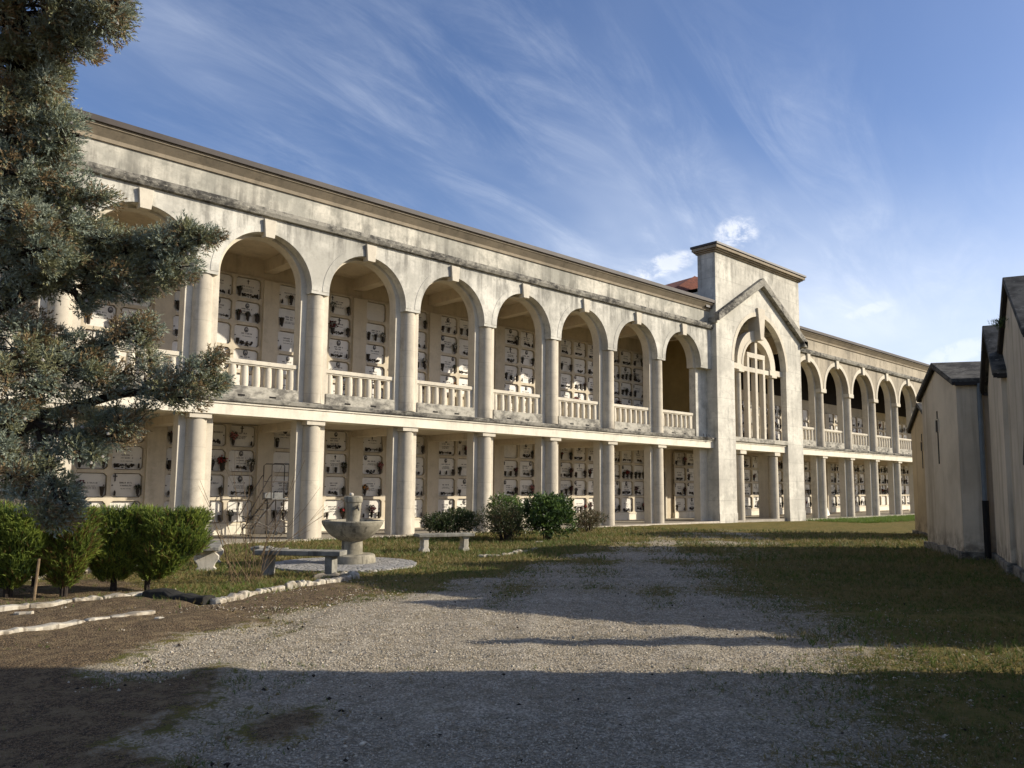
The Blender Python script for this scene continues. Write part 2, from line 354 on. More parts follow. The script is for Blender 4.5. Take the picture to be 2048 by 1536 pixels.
def chapel_mat(name, a, b, c):
    t = NT(name, .92, .15); n1 = t.noise(.6, 7, .65); st = t.noise(1, 6, .65, sc=(2.4, 2.4, .14)); n2 = t.noise(3, 8, .7); zz = t.z()
    col = t.mix(t.ramp(n1, .35, .7), a, b); col = t.mix(t.math('MULTIPLY', t.ramp(st, .5, .68), .55), col, c)
    base = t.math('MULTIPLY', t.ramp(zz, .9, .1), t.ramp(n2, .38, .6)); col = t.mix(t.math('MULTIPLY', base, .8), col, tuple(x*.45 for x in c)); t.col(col); t.bump(t.noise(40, 4, .7), .3, .006); return t.m
MT['chap'] = chapel_mat('chapel_plaster', (.62, .525, .385), (.47, .395, .285), (.25, .20, .14))
MT['chap2'] = chapel_mat('chapel_ochre_plaster', (.52, .405, .25), (.40, .31, .19), (.23, .17, .11))
MT['chroof'] = lichen('chapel_roof_slabs', (.13, .12, .10), (.04, .038, .033), (.24, .23, .20))
MT['chdark'] = plain('chapel_fascia', (.035, .03, .025), .8, .3, 6)
MT['pipe'] = plain('grey_downpipe', (.15, .17, .175), .5, .2, 4)

def ground_mat():
    t = NT('ground', .95, .1)
    at = t.n.new('ShaderNodeAttribute'); at.attribute_name = 'mask'; sp = t.n.new('ShaderNodeSeparateColor'); t.L.new(at.outputs['Color'], sp.inputs[0])
    g, gr, dt = sp.outputs
    n_big = t.noise(1.1, 7, .65); n_mid = t.noise(5, 7, .7); n_f = t.noise(38, 5, .75); n_ff = t.noise(120, 3, .7)
    st = t.voro(60, 'F1', 'Color'); bw = t.n.new('ShaderNodeRGBToBW'); t.L.new(st, bw.inputs[0])
    grav = t.mix(t.ramp(bw.outputs[0], .2, .85), (.25, .215, .16), (.60, .52, .40))
    grav = t.mix(t.math('MULTIPLY', t.ramp(n_f, .48, .66), .70), grav, (.14, .122, .095))
    grav = t.mix(t.math('MULTIPLY', t.ramp(n_mid, .44, .64), .65), grav, (.20, .165, .105)); grav = t.mix(t.math('MULTIPLY', t.ramp(n_big, .5, .7), .3), grav, (.24, .21, .14))
    soil = t.mix(t.ramp(n_f, .38, .58), (.20, .132, .072), (.05, .036, .023))
    soil = t.mix(t.math('MULTIPLY', t.ramp(n_mid, .45, .62), .6), soil, (.24, .175, .095))
    soil = t.mix(t.math('MULTIPLY', t.ramp(n_ff, .56, .66), .75), soil, (.42, .35, .25))
    lawn = t.mix(t.ramp(n_big, .35, .65), (.18, .145, .042), (.105, .105, .028))
    lawn = t.mix(t.math('MULTIPLY', t.ramp(n_mid, .42, .66), .75), lawn, (.25, .165, .06))
    lawn = t.mix(t.math('MULTIPLY', t.ramp(n_f, .45, .7), .55), lawn, (.035, .042, .013))
    jit = t.math('MULTIPLY', t.math('SUBTRACT', t.math('ADD', t.math('MULTIPLY', n_mid, .55), t.math('MULTIPLY', n_f, .45)), .5), 3.0)
    def th(o): return t.ramp(t.math('ADD', o, jit), .38, .62)
    c = t.mix(th(dt), lawn, soil); c = t.mix(th(g), c, grav)
    t.col(c)
    hh = t.math('ADD', t.math('MULTIPLY', t.voro(48), .8), t.math('MULTIPLY', n_f, 1.0)); t.bump(hh, .8, .03); return t.m
MT['ground'] = ground_mat()
def leaf(name, a, b, trans=.25, rough=.6):
    t = NT(name, rough, .3); oi = t.noise(3.0, 3, .6); f = t.noise(25, 2, .6)
    c = t.mix(t.ramp(oi, .3, .7), a, b); c = t.mix(t.math('MULTIPLY', f, .5), c, tuple(x*.55 for x in a)); t.col(c)
    tr = t.n.new('ShaderNodeBsdfTranslucent'); t.L.new(c, tr.inputs[0]); mx = t.n.new('ShaderNodeMixShader'); mx.inputs[0].default_value = trans
    t.L.new(t.b.outputs[0], mx.inputs[1]); t.L.new(tr.outputs[0], mx.inputs[2]); t.L.new(mx.outputs[0], t.n['Material Output'].inputs[0]); return t.m
MT['cyp1'] = leaf('blue_green_sprays', (.37, .405, .315), (.23, .275, .20), .22); MT['cyp2'] = leaf('olive_sprays', (.33, .325, .175), (.24, .245, .13), .22); MT['cyp3'] = leaf('browned_sprays', (.32, .225, .115), (.23, .16, .08), .2)
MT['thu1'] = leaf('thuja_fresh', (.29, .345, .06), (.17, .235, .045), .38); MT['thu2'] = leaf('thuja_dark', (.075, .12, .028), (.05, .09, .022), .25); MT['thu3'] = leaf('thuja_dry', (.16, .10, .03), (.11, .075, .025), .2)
MT['lau1'] = leaf('laurel_leaves', (.055, .095, .026), (.035, .068, .018), .15, .35); MT['lau2'] = leaf('laurel_fresh', (.14, .21, .045), (.09, .15, .035), .25, .4); MT['box1'] = leaf('box_leaves', (.08, .095, .034), (.05, .068, .024), .2, .5); MT['box2'] = leaf('box_bronzed', (.15, .11, .055), (.10, .078, .038), .2, .5)
MT['gr1'] = leaf('grass_green', (.12, .16, .032), (.08, .12, .025), .3); MT['gr2'] = leaf('grass_dry', (.28, .22, .09), (.20, .16, .065), .3); MT['gr3'] = leaf('grass_bright', (.16, .23, .035), (.11, .18, .03), .3)
MT['bark'] = plain('dark_bark', (.045, .034, .026), .95, .5, 22); MT['twig'] = plain('bare_twig', (.20, .14, .08), .85, .4, 15); MT['cone'] = plain('grey_cone', (.30, .28, .25), .8, .4, 40)
MT['p1'] = plain('pale_pebble', (.60, .53, .42), .9, .35, 30); MT['p2'] = plain('grey_pebble', (.36, .315, .245), .9, .35, 30); MT['p3'] = plain('warm_pebble', (.46, .37, .26), .9, .3, 30); MT['litter'] = plain('dark_litter', (.035, .026, .018), .9, .5, 40)

# ------------------------------------------------------------------ ground
def sstep(a, b, x): t = np.clip((x-a)/(b-a), 0, 1); return t*t*(3-2*t)
def gz(x, y):
    x = np.asarray(x, float); y = np.asarray(y, float)
    return -0.22*sstep(26, 52, x)*sstep(9, 19, y)
PATH = np.array([(1.0, 3.6), (2.0, 5.6), (2.5, 6.6), (2.3, 8.0), (3.2, 8.75), (4.5, 9.6), (6.0, 10.2), (7.6, 10.7), (9.8, 11.5), (13, 13.0), (18.2, 15.6), (24, 17.6), (29, 18.6), (29, 16.5), (24, 13.0), (19, 10.2), (15, 8.6), (13.4, 7.6), (11.6, 6.0), (10.6, 4.3), (8.8, 3.4), (6.9, 2.7), (5.0, 1.9), (3, 1.2), (1.0, 1.2)])
def sdist(x, y, poly):
    """signed distance to a polygon, positive inside"""
    x = np.asarray(x, float); y = np.asarray(y, float); d = np.full(x.shape, 1e9); ins = np.zeros(x.shape, bool); n = len(poly)
    for i in range(n):
        ax, ay = poly[i]; bx, by = poly[(i+1) % n]; ex, ey = bx-ax, by-ay
        t = np.clip(((x-ax)*ex+(y-ay)*ey)/(ex*ex+ey*ey), 0, 1)
        d = np.minimum(d, np.hypot(x-ax-t*ex, y-ay-t*ey))
        with np.errstate(divide='ignore', invalid='ignore'):
            c = ((ay > y) != (by > y)) & (x < ex*(y-ay)/np.where(ey == 0, 1e-9, ey)+ax)
        ins ^= c
    return np.where(ins, d, -d)
def wob(x, y, s, ph): return np.sin(x*s+ph)*np.cos(y*s*1.3+ph*2)+.6*np.sin((x+y)*s*1.9+ph*3)+.4*np.cos((x-y)*s*2.7+ph)
def masks(x, y):
    dd = sdist(x, y, PATH)+.22*wob(x, y, 1.3, .7)+.12*wob(x, y, 3.7, 2.1)
    # right-hand verge: gravel thinning out slowly into grass; left-hand verge: crisp
    right = sstep(0, 1.5, (x-y*1.25)+1.2)
    g = sstep(-.6-1.3*right, .75+1.7*right, dd)
    # a grassy tongue and bare strips within the path
    for (cx, cy, rx, ry, s_) in ((2.75, 5.3, .55, .3, .9), (2.6, 6.9, 1.1, .35, .75), (4.4, 8.6, .9, .22, .5), (10.6, 7.8, 1.6, .4, .5), (19, 13.0, 3.0, .6, .6), (8.6, 9.3, 1.6, .25, .35)):
        q = ((x-cx)*.8+(y-cy)*.6)/rx; r_ = (-(x-cx)*.6+(y-cy)*.8)/ry; g = g*(1-s_*np.exp(-(q*q+r_*r_)))
    left = (y > x*.0+7.2) | (x < 3)
    kl = np.where(x < 4.5, 12.75, 11.3+(x-4.6)*.42)                       # line of the kerb stones
    dirt = np.where((y < kl+.1) & (x < 9) & (y > x*.3+3.2), 1., 0.)*sstep(9, 6, x)
    dirt = np.maximum(dirt, .75*sstep(5.2, 4.2, x)*sstep(16.5, 14.6, y)*sstep(12.0, 12.6, y))
    dirt = np.maximum(dirt, .45*sstep(.9, .2, np.hypot(x-6.1, y-13.3)))
    dirt = np.maximum(dirt, .65*sstep(2.6, 1.2, x)*sstep(10, 8, y))
    far = sstep(9, 17, np.hypot(x, y)); g = g*(1-far*np.clip(.32+.30*wob(x, y, .9, 2.2), 0, .8))
    return np.clip(g, 0, 1), np.clip(dirt, 0, 1)*(1-np.clip(g, 0, 1))
def build_ground():
    xs = np.concatenate([np.linspace(-3000, -60, 8), np.linspace(-55, -6, 20), np.arange(-5, 32, .14), np.arange(32, 75, .5), np.linspace(80, 200, 10), np.linspace(300, 3000, 8)])
    ys = np.concatenate([np.linspace(-3000, -60, 8), np.linspace(-50, -5, 14), np.arange(-4, 24, .14), np.linspace(25, 60, 20), np.linspace(80, 200, 8), np.linspace(300, 3000, 8)])
    X, Y = np.meshgrid(xs, ys); g, d = masks(X.ravel(), Y.ravel())
    near = sstep(60, 20, np.hypot(X, Y))
    Z = gz(X, Y)+near*(.014*wob(X, Y, 1.9, .4)+.010*wob(X, Y, 4.3, 1.7)-.012)+.035*sstep(.15, .6, d.reshape(X.shape))*(X < 4.5)
    nx, ny = len(xs), len(ys); i = np.arange(nx*ny).reshape(ny, nx)
    F = np.stack([i[:-1, :-1], i[:-1, 1:], i[1:, 1:], i[1:, :-1]], -1).reshape(-1, 4)
    me = np_mesh('ground', np.stack([X.ravel(), Y.ravel(), Z.ravel()], 1), F, [MT['ground']])
    ca = me.color_attributes.new('mask', 'FLOAT_COLOR', 'POINT')
    ca.data.foreach_set('color', np.stack([g, 1-np.maximum(g, d), d, np.ones_like(g)], 1).astype(np.float32).ravel())
    me.polygons.foreach_set('use_smooth', [True]*len(me.polygons))
    tag(put('ground', me), kind='structure')
build_ground()

# ------------------------------------------------------------------ the arcaded building
S, X0, DY = 3.7, 8.752, 22.973
def cx(k): return X0+S*k
YF, YB = 22.62, 22.97            # arcade wall, front and back
YP = 23.36                       # back of the piers
YW = 26.40                       # rear wall with the niches
B = tag(empty('burial_arcade', (20, DY, 0)), 'long cream two-storey cemetery arcade with a gabled centre block and stone cross', 'building')
ZG = -.3
def lower_column(x, parent, zb=-.05, y=DY-.03, r=.30):
    m = MB(); m.lathe([(r*1.03, zb), (r*1.02, .3), (r, 1.3), (r*.95, 3.62)], (x, y, 0), 32, caps=False)
    c = m.build('column', MT['stone'], parent, True, (x, y, 0))
    a = MB(); a.box(x-.325, x+.325, y-.325, y+.10, 3.625, 3.765); a.build('abacus', MT['trim'], c, bevel=.008)
    return c
def lower_pier(x, parent, zb=-.05, hw=.505):
    m = MB(); m.box(x-hw, x+hw, 22.965, YP, zb, 3.765)
    return m.build('pier', MT['trim'], parent, loc=(x, YP, 0), bevel=.006)
def upper_column(x, parent, zs=7.91):
    m = MB(); m.lathe([(.315, 4.34), (.305, 4.6), (.295, 5.6), (.285, zs-.01)], (x, DY-.03, 0), 32, caps=False)
    return m.build('column', MT['stone'], parent, True, (x, DY, 4.34))
def upper_pier(x, parent, zs=7.91, hw=.505):
    m = MB(); m.box(x-hw, x+hw, 22.965, YP, 4.34, zs)
    return m.build('pier', MT['trim'], parent, loc=(x, YP, 4.34), bevel=.006)
def arch_wall(m, arches, xa, xb, zs, zt, y0, y1, seg=40, mi=0):
    """wall from zs to zt pierced by half-round arches (centre, radius, spring height)"""
    def quad(p, q, r_, s_): m.add([p, q, r_, s_], [(0, 1, 2, 3)], mi)
    x = xa
    def solid(a, b):
        if b-a < 1e-4: return
        for y in (y0, y1): quad((a, y, zs), (b, y, zs), (b, y, zt), (a, y, zt))
        quad((a, y0, zs), (b, y0, zs), (b, y1, zs), (a, y1, zs))
    for (c, r, zc) in arches:
        solid(x, c-r)
        pts = [(c-r*math.cos(math.pi*k/seg), zc+r*math.sin(math.pi*k/seg)) for k in range(seg+1)]
        for (ax, az), (bx, bz) in zip(pts[:-1], pts[1:]):
            for y in (y0, y1): quad((ax, y, az), (bx, y, bz), (bx, y, zt), (ax, y, zt))
            quad((ax, y0, az), (bx, y0, bz), (bx, y1, bz), (ax, y1, az))
        for e in (c-r, c+r): quad((e, y0, zs), (e, y1, zs), (e, y1, zc), (e, y0, zc))
        x = c+r
    solid(x, xb)
    quad((xa, y0, zt), (xb, y0, zt), (xb, y1, zt), (xa, y1, zt))
    for e in (xa, xb): quad((e, y0, zs), (e, y1, zs), (e, y1, zt), (e, y0, zt))
def keystone(x, z0, z1, w0, w1, y0, y1, mat, parent):
    m = MB(); m.prism([(x-w0/2, z0), (x+w0/2, z0), (x+w1/2, z1), (x-w1/2, z1)], y0, y1)
    return m.build('keystone', mat, parent, loc=(x, y0, z0), bevel=.008)
def balustrade(xl, xr, parent, n=7):
    xm = (xl+xr)/2; m = MB()
    m.box(xl, xr, 23.06, 23.28, 5.375, 5.42); m.box(xl-.02, xr+.02, 23.02, 23.32, 5.42, 5.545)
    b = m.build('balustrade', MT['trim'], parent, loc=(xm, 23.16, 5.375), bevel=.008)
    p = MB(); p.box(xl-.02, xr+.02, 22.93, 23.32, 4.345, 4.72); p.build('plinth', MT['lichen2'], b, bevel=.012)
    for q in (.3, .68):
        s_ = MB(); xx = xl+(xr-xl)*q; s_.box(xx-.11, xx+.11, 22.922, 22.96, 4.40, 4.455); s_.build('drain_slot', MT['dark'], b)  # dark block painting the shade inside the slot
    for k in range(n):
        xx = xl+(xr-xl)*(k+.55)/n; t = MB()
        t.lathe([(.112, 4.72), (.125, 4.82), (.124, 5.10), (.108, 5.37)], (xx, 23.17, 0), 14, caps=False); t.build('baluster', MT['trim'], b, True, (xx, 23.17, 4.72))
    for e, w_ in ((xl+.06, .12), (xr-.06, .12)):
        t = MB(); t.box(e-w_/2, e+w_/2, 23.07, 23.27, 4.72, 5.375); t.build('end_post', MT['trim'], b)
    return b
def moulding_prof(y, pts): return [(y-d, z) for d, z in pts]
def octo(x0, x1, z0, z1, c): return [(x0+c, z0), (x1-c, z0), (x1, z0+c), (x1, z1-c), (x1-c, z1), (x0+c, z1), (x0, z1-c), (x0, z0+c)]
NICHES = []
def niche_frame(xl, xr, ncol, z0, pitch, nrow, oh, yf, yb, ztop, zbot, parent, key, mat='inner_pale'):
    """plaster grid with chamfered openings, one tomb slab place behind each"""
    m = MB(); cw = (xr-xl)/ncol; ow = cw-.115; zs = [z0+pitch*k for k in range(nrow)]
    lo = zbot
    def q(*p): m.add(list(p), [tuple(range(len(p)))])
    for c in range(ncol):
        a, b = xl+c*cw, xl+(c+1)*cw; z_lo = zbot
        for r_ in range(nrow):
            z_hi = zs[r_]+oh+(pitch-oh)/2 if r_ < nrow-1 else ztop
            x0, x1, p0, p1 = (a+b)/2-ow/2, (a+b)/2+ow/2, zs[r_], zs[r_]+oh
            P = octo(x0, x1, p0, p1, .085)
            O = [(P[0][0], z_lo), (P[1][0], z_lo), (b, P[2][1]), (b, P[3][1]), (P[4][0], z_hi), (P[5][0], z_hi), (a, P[6][1]), (a, P[7][1])]
            f = lambda t, y=yf: (t[0], y, t[1])
            for i in (0, 2, 4, 6): q(f(P[i]), f(P[i+1]), f(O[i+1]), f(O[i]))
            for i, cn in ((1, (b, z_lo)), (3, (b, z_hi)), (5, (a, z_hi)), (7, (a, z_lo))):
                j = (i+1) % 8; q(f(P[i]), f(O[i]), f(cn), f(O[j]), f(P[j]))
            for i in range(8):
                j = (i+1) % 8; q(f(P[i]), f(P[j]), (P[j][0], yb, P[j][1]), (P[i][0], yb, P[i][1]))
            NICHES.append(dict(key=key, col=c, ncol=ncol, row=nrow-1-r_, nrow=nrow, x=(a+b)/2, z=p0, y=yb, w=ow, h=oh))
            z_lo = z_hi
    return m.build('niche_frame', MT[mat], parent, loc=((xl+xr)/2, yf, zbot))

def wing(cols, xa, xb, root, first, side, mats, arch_r, crown_lift, detail=True, dark_roof=False, zoff=0.0, plain_bay=None, upper_rows=5):
    """one wing: `cols` column positions; walls run xa..xb"""
    wallm, parm, trimm = mats
    # floors and rear walls
    m = MB(); m.box(xa, xb, 22.42, YW, -.5, .015+zoff); m.build('portico_floor', MT['floor'], root)
    m = MB(); m.box(xa, xb, 22.28, 22.42, -.5, .03+zoff); m.build('floor_edge', MT['kerbline'], root, bevel=.01)
    m = MB(); m.box(xa, xb, YW, YW+.4, -.5, 9.9 if not dark_roof else 10.9); m.build('rear_wall', MT['inner'], root)
    # entablature and upper floor
    m = MB(); m.box(xa, xb, 22.57, 23.30, 3.765, 4.09); m.box(xa, xb, 22.53, 23.30, 4.09, 4.16); m.build('entablature', MT['beam'], root, bevel=.008)
    m = MB(); m.prof_x([(22.47, 4.165), (23.3, 4.165), (23.3, 4.345), (22.80, 4.345), (22.44, 4.29)], xa, xb); m.build('floor_cornice', MT['lichen'], root, bevel=.012)
    m = MB(); m.box(xa, xb, 23.30, YW, 3.80, 4.34); m.build('upper_floor_slab', MT['inner'], root)
    for x in cols:
        m = MB(); m.box(x-.22, x+.22, YP, YW, 3.55, 3.80); m.build('ceiling_beam', MT['inner'], root)
        lower_column(x, root, -.3); lower_pier(x, root, -.3)
        upper_column(x, root); upper_pier(x, root)
    # arcade
    bays = [(a+b)/2 for a, b in zip(cols[:-1], cols[1:])]
    if side == 'L': bays.append(cols[-1]+S/2)
    else: bays.insert(0, cols[0]-(cols[1]-cols[0])/2)
    zs, zc = 7.91, 7.91+crown_lift
    m = MB(); arch_wall(m, [(c, arch_r, zc) for c in bays], xa, xb, zs, 10.02, YF, YB)
    m.build('arcade_wall', wallm, root)
    for c in bays:
        m = MB(); ri = arch_r-.185
        arch_wall(m, [(c, ri, zc+.11)], c-arch_r-.32, c+arch_r+.32, zs, 9.95, YB+.004, YP, 36); m.build('inner_arch', MT['trim'], root, loc=(c, YP, zs))
        m = MB(); m.ring(c, zc, arch_r+.004, arch_r+.25, YF-.02 if dark_roof else YF-.012, YF+.05, 40); m.build('archivolt', trimm, root, loc=(c, YF, zc))
        keystone(c, zc+arch_r-.17, zc+arch_r+.40, .30, .40, YF-.11, YF+.2, MT['trim'], root)
    if dark_roof:
        for x in cols:
            m = MB(); m.box(x-.36, x+.36, YF-.05, YB+.05, 7.78, 8.02); m.build('impost', MT['trim'], root, bevel=.01)
    # balustrades
    for c in bays: balustrade(c-arch_r+.19, c+arch_r-.19, root)
    # string course, parapet, cornice
    m = MB(); m.prof_x([(22.50, 10.03), (22.72, 10.02), (23.2, 10.02), (23.2, 10.37), (22.70, 10.37), (22.45, 10.27), (22.45, 10.15)], xa, xb); m.build('string_course', MT['lichen'], root, bevel=.01)
    m = MB(); m.box(xa, xb, 22.72, 23.2, 10.37, 11.03); m.build('parapet', parm, root)
    m = MB(); m.prof_x([(22.70, 11.02), (23.2, 11.02), (23.2, 11.40), (22.42, 11.40), (22.42, 11.335), (22.45, 11.32), (22.64, 11.12), (22.66, 11.02)], xa, xb); m.build('roof_cornice', MT['cornice'], root)
    m = MB(); m.prof_x([(22.34, 11.40), (23.3, 11.401), (23.3, 11.60), (22.32, 11.56)], xa, xb); m.build('roof_flashing', MT['flashing'], root, bevel=.008)
    # ceilings and roof
    if dark_roof:
        m = MB(); m.prof_x([(23.2, 10.9), (YW+.4, 10.9), (YW+.4, 11.1), (23.2, 11.1)], xa, xb); m.build('roof', MT['wood'], root)
        m = MB(); m.box(xa, xb, YW-.03, YW-.002, 8.0, 10.9); m.build('dark_wall_top', MT['wood'], root)  # near-black sheet across the top of the rear wall
    else:
        m = MB(); m.box(xa, xb, 23.22, YW, 9.80, 9.98); m.build('upper_ceiling', MT['inner'], root)
        m = MB(); m.prof_x([(23.2, 11.2), (YW+.5, 11.0), (YW+.5, 11.3), (23.2, 11.44)], xa, xb); m.build('roof', MT['tile'], root)
        m = MB(); m.prof_x([(YW-.06, 9.02), (YW, 9.0), (YW, 9.14), (YW-.10, 9.12)], xa, xb); m.build('wall_moulding', MT['inner'], root)
        for x in cols:
            m = MB(); m.box(x-.2, x+.2, YP, YW, 9.35, 9.80); m.build('ceiling_beam', MT['inner'], root)
    # niche banks
    lo = [2*cols[0]-cols[1]]+list(cols)+[2*cols[-1]-cols[-2]]+([3*cols[-1]-2*cols[-2]] if side == 'R' else [])
    for k in range(len(lo)-1):
        a, b = lo[k], lo[k+1]; key = (side, k)
        if b < xa or a > xb-.2: continue
        if plain_bay == k: continue
        sc = (b-a)/S
        niche_frame(a+.29, b-.29, 3, .42, .863, 4, .755, YW-.15, YW-.02, 3.78, .38, root, key+('lower',))
        m = MB(); m.box(a+.29, b-.29, YW-.17, YW, 0, .34); m.box(a+.29, b-.29, YW-.20, YW, .34, .38); m.build('niche_plinth', MT['beam'], root)
        z0 = 4.845
        niche_frame(a+.29, b-.29, 3, z0, .855, upper_rows, .745, YW-.15, YW-.02, z0+.855*upper_rows-.06, 4.36, root, key+('upper',))
    for x in cols:
        m = MB(); m.box(x-.29, x+.29, YW-.26, YW, 0, 3.80); m.build('wall_pilaster', MT['inner_pale'], root)
        m = MB(); m.box(x-.29, x+.29, YW-.26, YW, 4.34, 9.0 if not dark_roof else 7.2); m.build('wall_pilaster', MT['inner_pale'], root)
TX0, TX1, TY, TC, TR, TZ = 35.33, 44.48, 22.30, 39.83, 2.82, 8.52
LC = [cx(k) for k in range(-2, 7)]
wing(LC, LC[0]-5.0, TX0, B, 0, 'L', (MT['arch'], MT['parapet'], MT['arch']), 1.53, .10)
m = MB(); m.box(34.35, TX0, 22.97, YP, 4.34, 7.91); m.build('end_pier', MT['arch'], B)
m = MB(); m.box(34.62, TX0, 22.97, YP, -.4, 3.765); m.build('end_pier', MT['trim'], B)
RC = [48.0+3.98*k for k in range(5)]
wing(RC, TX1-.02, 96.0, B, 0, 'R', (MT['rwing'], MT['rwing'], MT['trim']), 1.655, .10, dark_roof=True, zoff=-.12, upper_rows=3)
# plain ochre wall and doorway behind the last bay before the tower
m = MB(); m.box(35.55, 35.7, YP, YW, 4.345, 9.8); m.build('ochre_wall', MT['ochre'], B)
m = MB(); m.box(35.05, 35.2, YW-.12, YW, 0, 2.6); m.box(36.2, 36.35, YW-.12, YW, 0, 2.6); m.box(35.05, 36.35, YW-.12, YW, 2.6, 2.8)
dr = m.build('doorway', MT['trim'], B, bevel=.01)
m = MB(); m.box(35.2, 36.2, YW-.03, YW, 0, 2.6); m.build('doorway_shade', MT['dark'], dr)  # near-black sheet painting the shade in the open doorway

def tower():
    m = MB()
    arch_wall(m, [(TC, TR, TZ)], TX0, TX1, TZ, 14.2, TY, TY+.36, 56)
    for a, b in ((TX0, TC-TR), (TC+TR, TX1)): m.box(a, b, TY, TY+.36, -.5, TZ, skip=(1,))
    for a, b in ((TX0, TX0+.45), (TX1-.45, TX1)): m.box(a, b, TY+.36, 23.38, -.5, 14.2)
    m.box(TX0+.45, TX1-.45, 23.0, 23.38, 11.75, 14.2); m.box(TX0+.45, TX1-.45, TY+.36, 23.0, 14.0, 14.2)
    m.build('tower_wall', MT['tower'], B)
    # wider pilaster facing at the foot of each pier
    for a, b in ((TX0-.02, TC-TR+.02), (TC+TR-.02, TX1+.02)):
        m = MB(); m.box(a, b, TY-.03, TY+.30, -.5, .42); m.build('pier_base', MT['tower'], B, bevel=.01)
    # raking cornice of the gable and its returns
    m = MB()
    m.prism([(35.2, 10.42), (TC+.05, 13.10), (44.95, 10.16), (44.95, 10.58), (TC+.05, 13.56), (35.2, 10.86)], 22.02, TY+.002)
    m.box(TX1-.002, 44.95, 22.02, 23.0, 10.20, 10.58)
    m.build('gable_cornice', MT['lichen'], B, bevel=.02)
    m = MB(); m.box(35.22, TX0+.002, 22.20, 22.72, 10.34, 10.66); m.build('cornice_return', MT['lichen2'], B, bevel=.015)
    m = MB()
    for d, a, b in ((.10, 14.2, 14.27), (.20, 14.27, 14.34), (.30, 14.34, 14.5)): m.box(TX0-d, TX1+d, TY-d, 23.40+d*.5, a, b)
    m.build('tower_cornice', MT['cornice'], B, bevel=.015)
    m = MB(); m.box(TX0-.36, TX1+.36, TY-.36, 23.6, 14.5, 14.62); m.build('tower_flashing', MT['flashing'], B, bevel=.01)
    m = MB(); m.ring(TC, TZ, TR+.003, TR+.24, TY-.015, TY+.05, 56); m.build('tower_archivolt', MT['trim'], B)
    m = MB(); m.prism([(TC-.17, 10.02), (TC+.17, 10.02), (TC+.40, 11.80), (TC-.40, 11.80)], TY-.12, TY+.62); m.build('keystone', MT['trim'], B, bevel=.012)
    # slab and beam of the centre opening
    m = MB(); m.box(TC-TR, TC+TR, 22.44, 23.4, 3.77, 4.12); m.box(TC-TR, TC+TR, 22.40, 23.4, 4.12, 4.21); m.build('entablature', MT['beam'], B, bevel=.008)
    m = MB(); m.box(TC-TR, TC+TR, 22.30, 23.3, 4.21, 4.45); m.build('floor_cornice', MT['lichen2'], B, bevel=.015)
    m = MB(); m.box(TX0, TX1, 23.38, YW, 3.9, 4.34); m.build('upper_floor_slab', MT['inner'], B)
    m = MB(); m.box(TX0, TX1, 22.5, YW, -.5, .0); m.build('portico_floor', MT['floor'], B)
    m = MB(); m.box(TX0, TX1, YW, YW+.4, -.5, 12.2); m.build('rear_wall', MT['inner'], B)
    m = MB(); m.box(TX0, TX1, 23.4, YW+.4, 12.2, 12.4); m.box(TX0, TX0+.3, 23.38, YW+.4, 9.98, 12.4); m.box(TX1-.3, TX1, 23.38, YW+.4, 9.98, 12.4); m.build('upper_ceiling', MT['inner'], B)
    for x in (TC-1.78, TC+1.90):
        m = MB(); m.lathe([(.285, -.35), (.28, .4), (.265, 3.5)], (x, 22.78, 0), 28, caps=False); c = m.build('column', MT['stone'], B, True, (x, 22.78, 0))
        m = MB(); m.box(x-.31, x+.31, 22.47, 23.09, 3.56, 3.77); m.build('abacus', MT['trim'], c, bevel=.01)
    for x in (TC-2.35, TC+2.36):
        m = MB(); m.box(x-.42, x+.42, 23.12, 23.75, -.4, 3.77); m.build('pier', MT['trim'], B)
    # inner stone arch with its two thin columns and the barred cross
    m = MB(); m.ring(TC, 8.5, 1.46, 2.06, 22.56, 22.92, 48); m.ring(TC, 8.5, 1.46, 1.62, 22.535, 22.56, 48); m.build('inner_arch', MT['trim'], B)
    for s_ in (-1, 1):
        m = MB(); a, b = sorted((TC+s_*1.42, TC+s_*TR)); m.box(a, b, 22.55, 22.93, 8.20, 8.52)
        m.build('impost_block', MT['trim'], B, bevel=.01)
    for s_ in (-1, 1):
        x = TC+s_*1.78; m = MB(); m.lathe([(.20, 4.45), (.19, 5), (.17, 8.06)], (x, 22.74, 0), 24, caps=False); c = m.build('slender_column', MT['stone'], B, True, (x, 22.74, 4.45))
        m = MB(); m.box(x-.27, x+.27, 22.47, 23.01, 8.06, 8.20); m.build('abacus', MT['trim'], c, bevel=.01)
    m = MB(); y0, y1 = 22.60, 22.88
    m.box(TC-.125, TC+.125, y0, y1, 4.45, 10.0)
    for s_ in (-1, 1): m.box(TC+s_*.85-.11, TC+s_*.85+.11, y0+.004, y1-.004, 4.45, 9.0)
    m.box(TC-.96, TC+.96, y0-.004, y1+.004, 9.0, 9.28); m.box(TC-1.6, TC+1.6, y0+.008, y1-.008, 8.18, 8.44)
    m.build('stone_cross', MT['trim'], B, bevel=.01)
    for x in (-1.25, -.45, .42, 1.28):
        m = MB(); m.box(TC+x-.05, TC+x+.05, 22.70, 22.76, 6.15, 6.26); m.tube([(TC+x, 22.73, 4.45), (TC+x, 22.73, 6.2)], .016, 6); m.build('lamp_bracket', MT['steel'], B)
    # tiled roof behind
    m = MB(); n = 64; ax, ay, az = 43.5, 29.0, 15.7; x0, x1, yf, zf = 32.6, 47.4, 23.55, 11.6
